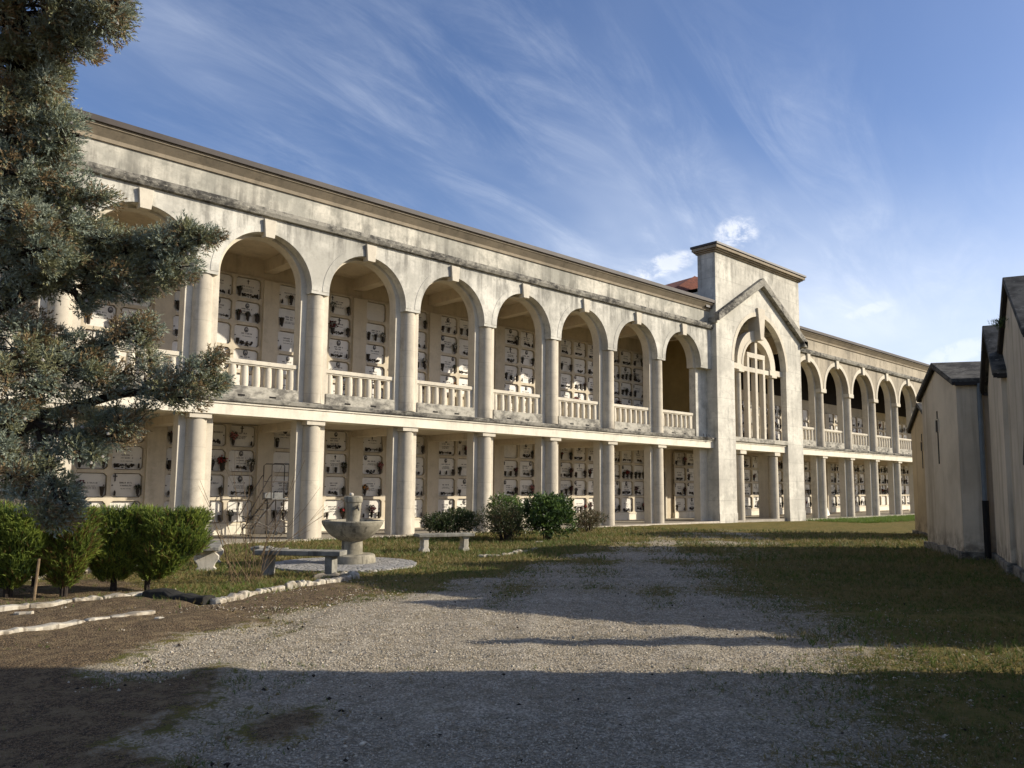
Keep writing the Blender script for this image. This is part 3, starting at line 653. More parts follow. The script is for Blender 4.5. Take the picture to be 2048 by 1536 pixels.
    for k in range(n):                                   # rows of tiles running up the front hip
        xa, xb = x0+(x1-x0)*k/n, x0+(x1-x0)*(k+1)/n; xm = (xa+xb)/2
        def top(x): t = (x-x0)/(ax-x0) if x < ax else (x1-x)/(x1-ax); return (x, yf+(ay-yf)*t, zf+(az-zf)*t)
        for (p, q, ha, hb) in ((xa, xm, 0, .07), (xm, xb, .07, 0)):
            A, B_ = top(p), top(q); m.add([(p, yf, zf+ha), (q, yf, zf+hb), (B_[0], B_[1], B_[2]+hb), (A[0], A[1], A[2]+ha)], [(0, 1, 2, 3)])
    m.add([(x0, yf, zf), (ax, ay, az), (x0, 34, zf)], [(0, 1, 2)]); m.add([(x1, yf, zf), (x1, 34, zf), (ax, ay, az)], [(0, 1, 2)])
    m.build('tile_roof', MT['tile'], B)
    m = MB(); m.box(TX0+.1, TX1-.1, 23.46, 29.0, 11.0, 11.55); m.build('attic_wall', MT['parapet'], B)
    niche_frame(37.0, 43.0, 5, .38, .863, 4, .755, YW-.15, YW-.02, 3.75, .32, B, ('T', 0, 'lower'))
    m = MB(); m.box(37.0, 43.0, YW-.17, YW, 0, .32); m.build('niche_plinth', MT['beam'], B)
    # small box gutter end between roof and tower, ironwork on the floor cornice
    m = MB(); m.box(34.75, TX0, 22.5, 23.0, 11.15, 11.62); m.build('gutter_box', MT['flashing'], B)
    m = MB(); random.seed(5)
    for k in range(7):
        a = Vector((34.35+random.uniform(-.15, .25), 22.42, 4.25)); m.tube([a, a+Vector((random.uniform(-.2, .2), -.05, random.uniform(-.1, .25))), a+Vector((random.uniform(-.35, .35), -.1, random.uniform(-.3, .1)))], .012, 5)
    m.build('wire_bracket', MT['steel'], B)
tower()

# ------------------------------------------------------------------ tomb slabs, their bronzes and flowers
def blob(m, c, r, mi=0, seg=6, sq=1.0):
    pr = [(r*math.sin(math.pi*k/4), -r*sq*math.cos(math.pi*k/4)) for k in range(5)]; pr[0] = (.001, -r*sq); pr[-1] = (.001, r*sq); m.lathe(pr, c, seg, mi, caps=False, jit=.25)
def leaves_np(n, c, rad, l, wd, mats, mi=None, up=.5, name='leaves'):
    P = rng.normal(size=(n, 3)); P = unit(P)*rng.uniform(.3, 1, (n, 1))**.6*np.array(rad)+np.array(c); D = P-np.array(c)+np.array([0, 0, up*max(rad)])
    return blades(P, D, 1, l, wd, 1.2, 0, 'rhomb')
def lib_slab(w_, h, d=.035):
    m = MB(); P = octo(-w_/2+.02, w_/2-.02, .02, h-.02, .075); m.prism(P, -d, 0); m.prism(octo(-w_/2-.003, w_/2+.003, -.003, h+.003, .08), .001, .012, 1); return m.mesh('tomb_slab', [MT['marble'], MT['joint']])  # back plate is the painted recess shade
def lib_letters(seed, lines, wmax):
    r = random.Random(seed); m = MB(); z = 0
    for (hh, frac) in lines:
        L = wmax*frac*r.uniform(.75, 1.0); x = -L/2
        while x < L/2:
            n = r.randint(3, 8)
            for k in range(n):
                if x > L/2: break
                wd = hh*r.uniform(.42, .72); s_ = hh*.2
                m.box(x, x+s_, -.004, 0, z, z+hh)
                if r.random() < .62: m.box(x+wd-s_, x+wd, -.004, 0, z, z+hh)
                zz = z+hh*r.choice((0, .4, .8)); m.box(x+s_, x+wd-s_*.5, -.0035, 0, zz, zz+s_)
                x += wd+hh*.32
            x += hh*.8
        z -= hh*1.9
    return m.mesh('lettering', MT['letter'])
def lib_text(lines, size):
    me_all = MB(); z = 0
    for t in lines:
        cu = bpy.data.curves.new('txt', 'FONT'); cu.body = t; cu.size = size; cu.align_x = 'CENTER'; cu.resolution_u = 1; cu.offset = .0025; cu.space_character = 1.15
        o = bpy.data.objects.new('txt', cu); C.objects.link(o); bpy.context.view_layer.update()
        me = bpy.data.meshes.new_from_object(o.evaluated_get(bpy.context.evaluated_depsgraph_get()))
        me_all.add([(v.co.x, -.003, v.co.y+z) for v in me.vertices], [tuple(p.vertices) for p in me.polygons]); z -= size*1.25
        bpy.data.objects.remove(o); bpy.data.meshes.remove(me); bpy.data.curves.remove(cu)
    return me_all.mesh('lettering', MT['letter'], recalc=False)
def lib_portrait():
    m = MB(); n = 20
    def oval(a, b, y0, y1, mi):
        P = [(a*math.cos(2*math.pi*k/n), b*math.sin(2*math.pi*k/n)) for k in range(n)]; m.prism(P, y0, y1, mi)
    oval(.062, .082, -.022, 0, 0); oval(.046, .064, -.026, -.0221, 1)
    blob(m, (0, -.027, .012), .02, 2, 8); m.prism([(-.034, -.05), (.034, -.05), (.02, -.015), (-.02, -.015)], -.03, -.0262, 0)
    return m.mesh('portrait', [MT['bronze'], MT['photo'], MT['benchpale']])
def lib_cross(s=1):
    m = MB(); m.box(-.011*s, .011*s, -.02, 0, -.08*s, .08*s); m.box(-.045*s, .045*s, -.018, 0, .018*s, .04*s); return m.mesh('bronze_cross', MT['bronze'])
def lib_vase(kind):
    m = MB(); c = (0, -.085, 0)
    if kind == 0: pr = [(.028, 0), (.034, .01), (.024, .035), (.05, .12), (.046, .17), (.058, .2)]
    elif kind == 1: pr = [(.034, 0), (.044, .05), (.05, .19), (.056, .20)]
    else: pr = [(.02, 0), (.028, .03), (.04, .10), (.062, .23), (.07, .25)]
    m.lathe(pr, c, 12); m.box(-.014, .014, -.05, 0, .06, .10)
    return m.mesh('bronze_vase', MT['bronze'], True)
def lib_lamp():
    m = MB(); c = (0, -.07, 0); m.lathe([(.03, 0), (.036, .015), (.02, .03), (.03, .05), (.032, .12), (.02, .14), (.008, .17)], c, 10); m.box(-.012, .012, -.045, 0, .03, .06); return m.mesh('votive_lamp', MT['bronze'], True)
def lib_relief(seed, w_):
    m = MB(); r = random.Random(seed); n = int(w_*46)
    m.tube([(-w_/2, -.016, r.uniform(-.01, .01)), (0, -.022, r.uniform(-.02, .02)), (w_/2, -.016, r.uniform(-.01, .01))], .010, 6)
    for k in range(n):
        x = r.uniform(-.5, .5)*w_; hh = .055*(1-abs(2*x/w_)**2*.6); blob(m, (x, -.02, r.uniform(-hh, hh)), r.uniform(.012, .027), 0, 6, r.uniform(.5, 1))
    for s_ in (-1, 1):
        for k in range(5): blob(m, (s_*w_*.42+r.uniform(-.03, .03), -.024, r.uniform(-.03, .045)), r.uniform(.018, .032), 0, 6)
    return m.mesh('bronze_branch', MT['bronze'])
def lib_boss():
    m = MB(); n = 10; m.prism([(.021*math.cos(2*math.pi*k/n), .021*math.sin(2*math.pi*k/n)) for k in range(n)], -.016, 0); return m.mesh('fixing_boss', MT['bronze'])
def lib_bunch(seed, petal, n_fl, rad, droop=.0):
    """flowers and leaves standing in a wall vase; origin at the vase mouth"""
    global rng
    keep = rng; rng = np.random.default_rng(seed); r = random.Random(seed); c = (0, -.02, rad*.9)
    V, F, M_ = leaves_np(150, c, (rad, rad*.7, rad*1.0), (.04, .085), .026, None); M_ = M_*0
    m = MB(); m.v = [tuple(p) for p in V]; m.f = [tuple(f) for f in F]; m.m = [0]*len(F)
    for k in range(6): a = Vector((0, 0, -.03)); m.tube([a, Vector((r.uniform(-.6, .6)*rad, r.uniform(-.5, .2)*rad, rad*r.uniform(.6, 1.4)))], .004, 4, 0)
    for k in range(n_fl):
        p = Vector((r.gauss(0, .5)*rad, -abs(r.gauss(.3, .4))*rad, rad*.95+r.gauss(0, .48)*rad-droop*rad)); blob(m, p, r.uniform(.022, .042), 1, 7, r.uniform(.5, .9))
    rng = keep
    return m.mesh('flower_bunch', [MT['green'], MT[petal]], recalc=False)
LB = dict(
    letters=[lib_letters(k, [(.046, .66)]+[(.046, .55)]*(k % 2)+[(.022, .6)]*(1+k % 3), .66) for k in range(10)],
    portrait=lib_portrait(), cross=[lib_cross(1), lib_cross(1.4)], vase=[lib_vase(k) for k in range(3)], lamp=lib_lamp(), relief=[lib_relief(k, (.30, .42, .52, .26)[k]) for k in range(4)], boss=lib_boss(),
    dry=[lib_bunch(100+k, ('green', 'darkred', 'green', 'bronze')[k], 5, .085+.012*k) for k in range(4)])
TEXTS = [lib_text(t, .072) for t in (('DIANA  CASTOVILLI',), ('LUCIA  CAMPRINI', 'in  MASTRANGELO'), ('MARIA  TORTI', 'in  CECCINI'), ('DI PASTORE', 'CARLIN'), ('DRAGO  MORELLI',))]
PETALS = {'red': 'red', 'dark red': 'darkred', 'pink': 'pink', 'orange': 'yellow', 'white': 'white'}
BUNCH = {k: [lib_bunch(200+i*10+j, v, 16+8*j, .11+.025*j) for j in range(3)] for i, (k, v) in enumerate(PETALS.items())}
SLABS = {}
ORD = ['first', 'second', 'third', 'fourth', 'fifth', 'sixth', 'seventh', 'eighth', 'ninth', 'tenth', 'eleventh', 'twelfth']
def niche_words(n):
    side, k, fl = n['key']
    row = ORD[n['row']]+' row down'; colw = ['near', 'middle', 'far'][n['col']] if n['ncol'] == 3 else ORD[n['col']]
    if side == 'T': return 'inside the centre block, %s, %s column' % (row, colw)
    bay = (9-k) if side == 'L' else k
    return '%s gallery, %s bay %s the tower, %s, %s column' % (fl, ORD[bay], 'before' if side == 'L' else 'beyond', row, colw)
def place_tombs():
    bpy.context.view_layer.update(); dg = bpy.context.evaluated_depsgraph_get()
    def seen(n):
        """can anyone standing about where the photographer stood see this slab at all?"""
        for ex in (0, -1.2, 1.2):
            e = Vector((ex, 0, CZ))
            for fx, fz in ((0, .5), (-.42, .5), (.42, .5), (0, .9), (-.42, .9), (.42, .1), (.42, .9), (-.42, .1)):
                p = Vector((n['x']+fx*n['w'], n['y']-.01, n['z']+fz*n['h'])); d = p-e; L = d.length; d.normalize()
                hit, loc, _, _, ob, _ = scene.ray_cast(dg, e+d*8, d, distance=L-8.03)
                if not hit: return True
        return False
    r = random.Random(21); cnt = 0
    named = {}
    for n in NICHES:
        if n['x'] < 3.5 or not seen(n): continue
        cnt += 1; side, k, fl = n['key']; far = side == 'R'
        wk = round(n['w'], 3)
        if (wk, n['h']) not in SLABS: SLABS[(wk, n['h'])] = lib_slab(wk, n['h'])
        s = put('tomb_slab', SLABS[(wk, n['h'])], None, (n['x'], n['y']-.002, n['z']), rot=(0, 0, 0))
        tag(s, 'white marble tomb slab, '+niche_words(n), 'tomb slab', 'tomb slabs in the niche walls')
        w_, h = n['w'], n['h']; y = -.035
        if r.random() < .05: continue
        def el(name, me, x, z, sc=1.0, yy=None):
            o = put(name, me, s, (x*w_, y-.0005 if yy is None else yy, z*h)); o.scale = (sc, sc, sc); return o
        lay = r.random(); px_ = 0.0
        tx = None
        if side == 'L' and n['col'] in (0, 1) and k in (2, 3) and r.random() < .35: tx = r.choice(TEXTS)
        zt = r.uniform(.60, .70)
        if lay < .55: el('portrait', LB['portrait'], r.choice((0, 0, 0, -.3, .32)), r.uniform(.80, .86), r.uniform(1.0, 1.3))
        elif lay < .82: el('bronze_cross', r.choice(LB['cross']), r.choice((0, 0, -.35)), .82)
        el('lettering', tx or r.choice(LB['letters']), r.uniform(-.05, .05), zt-.04)
        if not far or r.random() < .4:
            for q in (-1, 1): el('fixing_boss', LB['boss'], q*.43, .5)
        t = r.random()
        if t < .46: el('bronze_branch', r.choice(LB['relief']), r.uniform(-.1, .1), r.uniform(.12, .2), r.uniform(1.1, 1.5))
        vs = []
        if t > .15: vs.append(-.36 if r.random() < .5 else .36)
        if t > .42: vs.append(-vs[0])
        if t > .7 and r.random() < .6: vs.append(0.0)
        for q in vs:
            if r.random() < .22: el('votive_lamp', LB['lamp'], q, .07); continue
            v = r.choice(LB['vase']); el('bronze_vase', v, q, .05, r.uniform(1.05, 1.3))
            f = r.random()
            if f < .42: el('dried_flowers', r.choice(LB['dry']), q, .05+.2/h, r.uniform(.6, .95), y-.085)
            elif f < (.82 if fl == 'lower' else .58):
                cname = r.choices(list(PETALS), (5, 5, 3, 2, 2) if fl == 'lower' else (1, 1, 1, 2, 2))[0]
                nm = (n['x'], n['z'])
                if named.get(nm): continue
                named[nm] = 1
                b = put('flower_bunch', r.choice(BUNCH[cname]), None, (n['x']+q*w_, n['y']+y-.087, n['z']+.05*h+.2), rot=(0, 0, r.uniform(-.5, .5)))
                sc = r.uniform(.7, 1.15); b.scale = (sc, sc, sc)
                tag(b, '%s flower bunch, %s' % (cname, niche_words(n)), 'flowers', 'flower bunches in the tomb vases')
    print('tombs', cnt, len(named))
place_tombs()
def on_ground(u, v, z=0.0):
    r = ray(u, v); return CAMP+r*((z-CZ)/r.z)
# ------------------------------------------------------------------ family chapels
def chapel(L, deg, w_, d, ze, zr, of, os_, label, mat='chap', cross=None, pipe=None, plinth=.22, zb=-.5, group='family chapels'):
    th = R(deg); root = tag(empty('family_chapel', (L[0], L[1], 0), math.atan2(-math.cos(th), -math.sin(th))), label, 'chapel', group)
    sl = (zr-.12-ze)/(w_/2)
    m = MB(); m.prism([(0, zb), (w_, zb), (w_, ze), (w_/2, ze+sl*w_/2), (0, ze)], 0, d); m.build('wall', MT[mat], root, local=True)
    if plinth:
        m = MB(); random.seed(int(L[0]*10)); x = -.10
        while x < w_+.1:
            l = random.uniform(.4, .9); m.box(x, min(x+l-.015, w_+.10), -.05-random.uniform(0, .04), .2, zb, plinth*random.uniform(.75, 1.0)); x += l
        m.box(w_-.1, w_+.10, -.1, d, zb, plinth*.85); m.box(-.10, .1, -.1, d, zb, plinth*.85)
        m.build('plinth', MT['chplinth'], root, local=True, bevel=.02)
    m = MB(); t = .13
    for s_ in (0, 1):
        P = [(-os_, ze-sl*os_+.005), (w_/2, ze+sl*w_/2+.005), (w_/2, ze+sl*w_/2+t), (-os_, ze-sl*os_+t)]
        if s_: P = [(w_-x, z) for x, z in P]
        m.prism(P, -of, d+.15)
    rf = m.build('roof', MT['chroof'], root, local=True, bevel=.012)
    m = MB()
    for s_ in (0, 1):
        P = [(-os_-.01, ze-sl*os_-.04), (w_/2, ze+sl*w_/2-.04), (w_/2, ze+sl*w_/2+.05), (-os_-.01, ze-sl*os_+.05)]
        if s_: P = [(w_-x, z) for x, z in P]
        m.prism(P, -of+.02, -of+.09)
    m.box(-os_-.03, -os_+.05, -of+.09, d, ze-sl*os_-.05, ze-sl*os_+.04); m.box(w_+os_-.05, w_+os_+.03, -of+.09, d, ze-sl*os_-.05, ze-sl*os_+.04)
    m.build('fascia', MT['chdark'], root, local=True)
    if cross:
        x, zb_, zc, zt = cross; m = MB(); m.box(x-.045, x+.045, -.012, .05, zb_, zt); m.box(x-.14, x+.14, -.014, .05, zc-.16, zc+.16); m.build('cross_slit', MT['dark'], root, local=True)  # proud dark boxes painting the shade inside the slit
        m = MB(); m.box(x-.165, x-.14, -.03, .02, zc-.18, zc+.18); m.box(x+.14, x+.165, -.03, .02, zc-.18, zc+.18); m.box(x-.165, x+.165, -.03, .02, zc+.16, zc+.185); m.build('slit_frame', MT[mat], root, local=True)
    if pipe:
        y = pipe; m = MB(); m.tube([(w_+.12, y, ze-.05), (w_+.09, y, ze-.3), (w_+.09, y, 1.35)], .06, 10); m.tube([(w_+.11, y, 1.45), (w_+.11, y, .05)], .075, 10, 1); m.build('downpipe', [MT['pipe'], MT['dark']], root, True, local=True)
    return root
chapel((24.96, 8.73), 59.1, 3.87, 3.4, 4.42, 5.22, .13, .12, 'low plastered family chapel with a cross slit and a grey downpipe on its flank', 'chap', (1.82, 2.42, 3.47, 3.88), .50)
chapel((33.02, 12.0), 59.1, 3.65, 3.4, 4.05, 4.98, .13, .12, 'ochre family chapel with a small cross slit, farthest of its row', 'chap2', (1.85, 2.5, 3.33, 3.8), None, .12)
chapel((21.73, 6.05), 70, 3.2, 3.4, 4.22, 5.50, .17, .16, 'narrow plastered family chapel with a mossy gable, between two others', 'chap')
c4 = chapel((19.53, 5.15), 70, 4.40, 4.0, 4.42, 5.90, .10, .15, 'tall plastered family chapel with a steep mossy gable cut by the frame edge', 'chap')
chapel((15.89, 3.83), 70, 3.4, 3.4, 2.25, 4.35, .1, .1, 'small low family chapel next to the tall steep gabled one', 'chap')
chapel((10.25, 1.02), 75, 4.6, 5.0, 5.3, 6.5, .1, .12, 'large family chapel nearest the gravel, its shadow across the foreground', 'chap')
def cornice_return(root, w_, ze):
    m = MB(); m.box(-.16, .02, -.12, .3, ze-.20, ze-.12); m.build('cornice_return', MT['chdark'], root, local=True)
cornice_return(c4, 4.4, 4.42)

# ------------------------------------------------------------------ fountain
FX, FY = 9.28, 15.10
fo = tag(empty('stone_fountain', (FX, FY, 0)), 'weathered stone fountain with a bowl on a stubby pillar and an urn spout', 'fountain')
m = MB(); m.lathe([(.51, -.1), (.515, .1), (.50, .19), (.47, .215), (.25, .22)], (FX, FY, 0), 36, jit=.012); m.build('base', MT['fount'], fo, True)
m = MB(); m.lathe([(.245, .2), (.23, .26), (.225, .56)], (FX, FY, 0), 28, caps=False); m.build('pedestal', MT['fount'], fo, True)
m = MB(); m.lathe([(.2, .50), (.30, .525), (.45, .61), (.57, .73), (.645, .845), (.655, .86), (.67, .925), (.66, .945), (.61, .945), (.58, .90), (.42, .76), (.22, .68), (.01, .66)], (FX, FY, 0), 44, caps=False); m.build('bowl', MT['fount'], fo, True)
m = MB(); m.lathe([(.135, .66), (.145, .95), (.168, 1.15), (.18, 1.32), (.18, 1.34), (.2, 1.345), (.207, 1.42), (.19, 1.465), (.15, 1.48), (.02, 1.485)], (FX, FY, 0), 28, caps=False); u = m.build('urn', MT['fount'], fo, True)
m = MB(); m.lathe([(.04, 1.48), (.05, 1.51), (.03, 1.545), (.005, 1.55)], (FX-.05, FY, 0), 10); m.build('lid_knob', MT['benchpale'], u, True)
for a in (-.35, 1.75):
    d = Vector((math.cos(a-1.3), math.sin(a-1.3), 0)); p = Vector((FX, FY, 1.22))+d*.165
    m = MB(); m.tube([p, p+d*.07, p+d*.10+Vector((0, 0, -.05))], [.022, .02, .016], 8); m.tube([p+d*.05+Vector((0, 0, .0)), p+d*.05+Vector((0, 0, .06))], .012, 6); m.bar(p+d*.05+Vector((-.05, 0, .06)), p+d*.05+Vector((.05, 0, .06)), .012, .012); m.build('tap', MT['steel'], u)
m = MB(); n = 60; rp = 1.55; px, py = 9.05, 15.02
m.prism_z([(px+rp*math.cos(2*math.pi*k/n)*(1+.012*math.sin(k*2.1)), py+rp*math.sin(2*math.pi*k/n)*(1+.012*math.sin(k*2.1))) for k in range(n)], -.1, .035)
tag(m.build('cobbled_circle', MT['paving']), 'round cobbled apron of grey stones under the fountain', 'paving')

# ------------------------------------------------------------------ benches
def bench(loc, ang, L, dep, h, th, label, legs, mat='bench'):
    root = tag(empty('stone_bench', (loc[0], loc[1], 0), ang), label, 'bench')
    m = MB(); n = 9
    m.box(-L/2, L/2, -dep/2, dep/2, h-th, h); m.build('seat', MT[mat], root, local=True, bevel=.015)
    for s_ in (-1, 1):
        x = s_*L*.36; m = MB()
        if legs == 'slab': m.box(x-.075, x+.075, -dep*.36, dep*.36, -.08, h-th)
        elif legs == 'baluster':
            P = [(.15, 0), (.17, .03), (.15, .07), (.105, .12), (.12, .22), (.10, .30), (.16, h-th-.03), (.2, h-th)]
            poly = [(x+a, z) for a, z in P]+[(x-a, z) for a, z in reversed(P)]
            poly = [(x+a*.62, z) for a, z in P]+[(x-a*.62, z) for a, z in reversed(P)]
            m.prism(poly, -dep*.34, dep*.34)
        else:
            P = [(.17, -.05), (.20, .02), (.15, .06), (.17, .12), (.23, .20), (.24, .27), (.17, .34), (.19, h-th)]
            base = len(m.v); prof = [(a, z) for a, z in P]+[(-a, z) for a, z in reversed(P)]
            vs = [(x-.07, y, z) for y, z in prof]+[(x+.07, y, z) for y, z in prof]; k = len(prof)
            m.add(vs, [tuple(range(k)), tuple(reversed(range(k, 2*k)))]+[(i, k+i, k+(i+1) % k, (i+1) % k) for i in range(k)])
        m.build('leg', MT['benchpale'] if legs != 'slab' else MT['bench'], root, local=True, bevel=.012)
    return root
bench((7.36, 13.83), math.atan2(-.76, .65), 1.72, .42, .475, .095, 'plain grey stone bench on two slab legs in front of the fountain', 'slab')
bench((12.90, 16.45), math.atan2(-.30, .95), 1.55, .46, .47, .08, 'stone bench with curved legs beside the dark box bush', 'baluster')
bench((6.72, 16.55), math.atan2(.90, .44), 2.1, .50, .47, .08, 'stone bench with scrolled pale legs behind the hedge', 'scroll')
def rough(m, a, b, wd, h, r, z0=-.08, n=9):
    """rough-hewn stone between two ground points"""
    a = Vector((a[0], a[1], 0)); b = Vector((b[0], b[1], 0)); t = (b-a); nrm = Vector((-t.y, t.x, 0)).normalized(); vs = []; 
    for i in range(n):
        c = a+t*(i/(n-1)); e = 1-.25*(i in (0, n-1))
        wl, wr = wd/2*e*r.uniform(.62, 1.25), wd/2*e*r.uniform(.62, 1.25); hh = h*r.uniform(.55, 1.15)*(1-.18*(i in (0, n-1)))
        vs += [c-nrm*wl+Vector((0, 0, z0)), c-nrm*wl*.92+Vector((0, 0, hh*.8)), c-nrm*wl*.45+Vector((0, 0, hh)), c+nrm*wr*.5+Vector((0, 0, hh*.97)), c+nrm*wr*.95+Vector((0, 0, hh*.75)), c+nrm*wr+Vector((0, 0, z0))]
    fs = [(6*i+k, 6*i+k+1, 6*i+7+k, 6*i+6+k) for i in range(n-1) for k in range(5)]+[tuple(range(6)), tuple(reversed(range(6*n-6, 6*n)))]
    m.add(vs, fs)
    return m
def kerb_row(pts, n, wd, h, lab, group, seed, gap=.008, skip=()):
    r = random.Random(seed); P = [Vector((p[0], p[1], 0)) for p in pts]; seg = [(q-p).length for p, q in zip(P[:-1], P[1:])]; T = sum(seg)
    def at(s):
        for p, q, l in zip(P[:-1], P[1:], seg):
            if s <= l or q is P[-1]: return p+(q-p)*(s/l)
            s -= l
    cuts = [0]+sorted(T*(k+r.uniform(-.25, .25))/n for k in range(1, n))+[T]
    for k in range(n):
        if k in skip: continue
        a, b = at(cuts[k]+gap), at(cuts[k+1]-gap); j = Vector((r.uniform(-.03, .03), r.uniform(-.03, .03), 0))
        m = rough(MB(), a+j, b+j, wd*r.uniform(.8, 1.2), h*r.uniform(.6, 1.25), r); c = (a+b)/2
        z = 0.03 if c.x < 4.4 else 0.0
        o = m.build('kerb_stone', MT['kerb'], None, loc=(c.x, c.y, 0), bevel=.012); o.location.z = z
        tag(o, lab % ORD[k], 'kerb stone', group)
kerb_row([(0.4, 12.0), (1.4, 12.25), (2.3, 12.45), (3.3, 12.62), (4.25, 12.75)], 7, .19, .055, 'low rough kerb stone under the clipped hedge, %s from the left end', 'kerb stones along the hedge bed', 3)
kerb_row([(4.68, 11.38), (5.4, 11.80), (6.16, 12.20), (7.0, 12.42), (7.75, 12.62)], 9, .17, .085, 'rough limestone kerb stone, %s from the dark broken slab towards the fountain', 'kerb stones edging the lawn', 4)
kerb_row([(1.75, 10.42), (2.1, 10.52), (2.75, 10.70), (3.75, 10.95)], 4, .15, .04, 'half buried pale kerb stone in the bare soil, %s from the left end', 'kerb stones in the bare soil', 8)
kerb_row([(12.75, 14.9), (13.15, 14.55), (14.2, 14.95), (15.6, 15.6)], 5, .16, .06, 'small sunken kerb stone edging the laurel bed, %s from the bench side', 'kerb stones of the laurel bed', 9)
kerb_row([(2.2, 16.6), (3.4, 16.5), (4.6, 16.6), (5.9, 16.9)], 6, .26, .13, 'grey kerb stone behind the hedge trunks, %s from the left', 'kerb stones behind the hedge', 12)
r_ = random.Random(5)
m = rough(MB(), (4.22, 12.62), (4.66, 11.45), .34, .13, r_, n=7); o = m.build('broken_slab', MT['slab_dark'], None, loc=(4.45, 12, 0), bevel=.015); tag(o, 'blackened broken stone slab lying across the gap in the kerb', 'stone slab')
# drain pit at the kerb end: flat plate, its inner shade painted dark
dp = tag(empty('drain_pit', (7.62, 12.95, 0)), 'dark open drain pit framed by broken stone at the kerb end', 'drain pit')
m = MB(); m.prism_z([(7.2, 12.85), (7.75, 12.72), (7.95, 12.95), (7.45, 13.12)], -.05, .028); m.build('pit', MT['slab_dark'], dp)
m = rough(rough(MB(), (7.95, 12.75), (8.02, 13.1), .16, .13, r_), (7.3, 13.17), (7.98, 13.12), .10, .10, r_); m.build('pit_rim', MT['kerb'], dp, bevel=.01)
p = on_ground(535, 1103); m = rough(MB(), (p.x-.35, p.y+.25), (p.x+.42, p.y-.3), .3, .14, r_); tag(m.build('stone_block', MT['bench'], None, loc=(p.x, p.y, 0), bevel=.015), 'flat rough stone block lying on the lawn behind the plain bench', 'stone block')
for (u, v, s_, lb) in ((324, 1241, .075, 'small white limestone lump on bare soil near the broken slab'), (47, 1232, .09, 'flat pale stone chip on bare soil under the hedge kerb'), (1078, 1086, .10, 'white stone chip at the foot of the glossy laurel')):
    p = on_ground(u, v); m = rough(MB(), (p.x-s_, p.y+s_*.6), (p.x+s_, p.y-s_*.6), s_*1.3, s_*.8, r_, -.02, 4); tag(m.build('stone_chip', MT['kerb'], None, loc=(p.x, p.y, 0), bevel=.008), lb, 'stone')
# wooden stake
p = on_ground(66, 1206); tp = p+Vector((.05, .05, .62)); m = MB(); m.tube([p-Vector((0, 0, .1)), tp], [.022, .02], 8); tag(m.build('garden_stake', MT['twig'], None, True, p), 'thin wooden stake leaning in front of the hedge', 'stake')

# ------------------------------------------------------------------ rolling ladder in the portico
ld = tag(empty('rolling_ladder', (12.1, 25.0, .02)), 'rusty rolling stair ladder with a railed platform standing before the tombs', 'ladder')
Y0, Y1 = 24.70, 25.32; z0 = .03
def lad(name, segs, rad, mat='steel'):
    m = MB()
    for s_ in segs: m.tube(s_, rad, 7)
    return m.build(name, MT[mat], ld)
for y in (Y0, Y1):
    lad('stringer', [[(11.28, y, z0), (11.36, y, .25), (12.18, y, 1.24)]], .024)
    lad('handrail', [[(11.22, y, .68), (11.95, y, 1.98), (12.02, y, 2.05)], [(11.22, y, .68), (11.62, y, .58)]], .017)
    lad('guard_rail', [[(12.02, y, 1.2), (12.02, y, 2.36), (12.10, y, 2.42), (12.72, y, 2.42), (12.78, y, 2.36), (12.78, y, 1.2)], [(12.02, y, 1.82), (12.78, y, 1.82)]], .017)
    lad('leg', [[(12.78, y, 1.24), (12.86, y, z0)]], .022); lad('leg', [[(12.18, y, 1.24), (12.22, y, z0+.1)]], .022)
    lad('brace', [[(11.45, y, .36), (12.84, y, .30)], [(12.2, y, .25), (12.80, y, 1.0)], [(11.3, y, .62), (12.5, y, .06)]], .012)
    m = MB(); m.lathe([(.02, -.02), (.075, -.02), (.08, 0), (.075, .02), (.02, .02)], (0, 0, 0), 16); m.v = [(p[0]+12.22, p[2]+y, p[1]+z0+.08) for p in m.v]; m.build('wheel', MT['rubber'], ld, True)
for k in range(5):
    x, z = 11.42+.155*k, .28+.20*k; m = MB(); m.box(x-.10, x+.10, Y0, Y1, z-.012, z+.012); m.build('tread', MT['tread'], ld)
m = MB(); m.box(12.05, 12.80, Y0-.02, Y1+.02, 1.22, 1.26); m.box(12.05, 12.8, Y1, Y1+.02, 1.26, 1.45); m.build('platform', MT['tread'], ld)
lad('crossbar', [[(12.78, Y0, 2.42), (12.78, Y1, 2.42)], [(12.78, Y0, 1.82), (12.78, Y1, 1.82)], [(12.84, Y0, .3), (12.84, Y1, .3)], [(11.30, Y0, .06), (11.30, Y1, .06)], [(12.78, Y0+.3, 1.25), (12.78, Y0+.3, 2.42)]], .015)
# marble slab leaning against a far pier
r0 = ray(1657, 1030); t = (24.2-CAMP.y)/r0.y; p = CAMP+r0*t
m = MB(); m.box(-.38, .38, -.02, .02, 0, 1.15); o = m.build('leaning_slab', MT['marble'], None, loc=(0, 0, 0), bevel=.006); o.location = (p.x+.05, 24.3, -.12); o.rotation_euler = (R(-14), R(-12), 0)
tag(o, 'loose white marble slab leaning in the portico beyond the tower', 'marble slab')
# ------------------------------------------------------------------ vegetation
def tree_obj(name, loc, label, cat, group=None): return tag(empty(name, loc), label, cat, group)
def sub(V, loc): return V-np.array(loc)
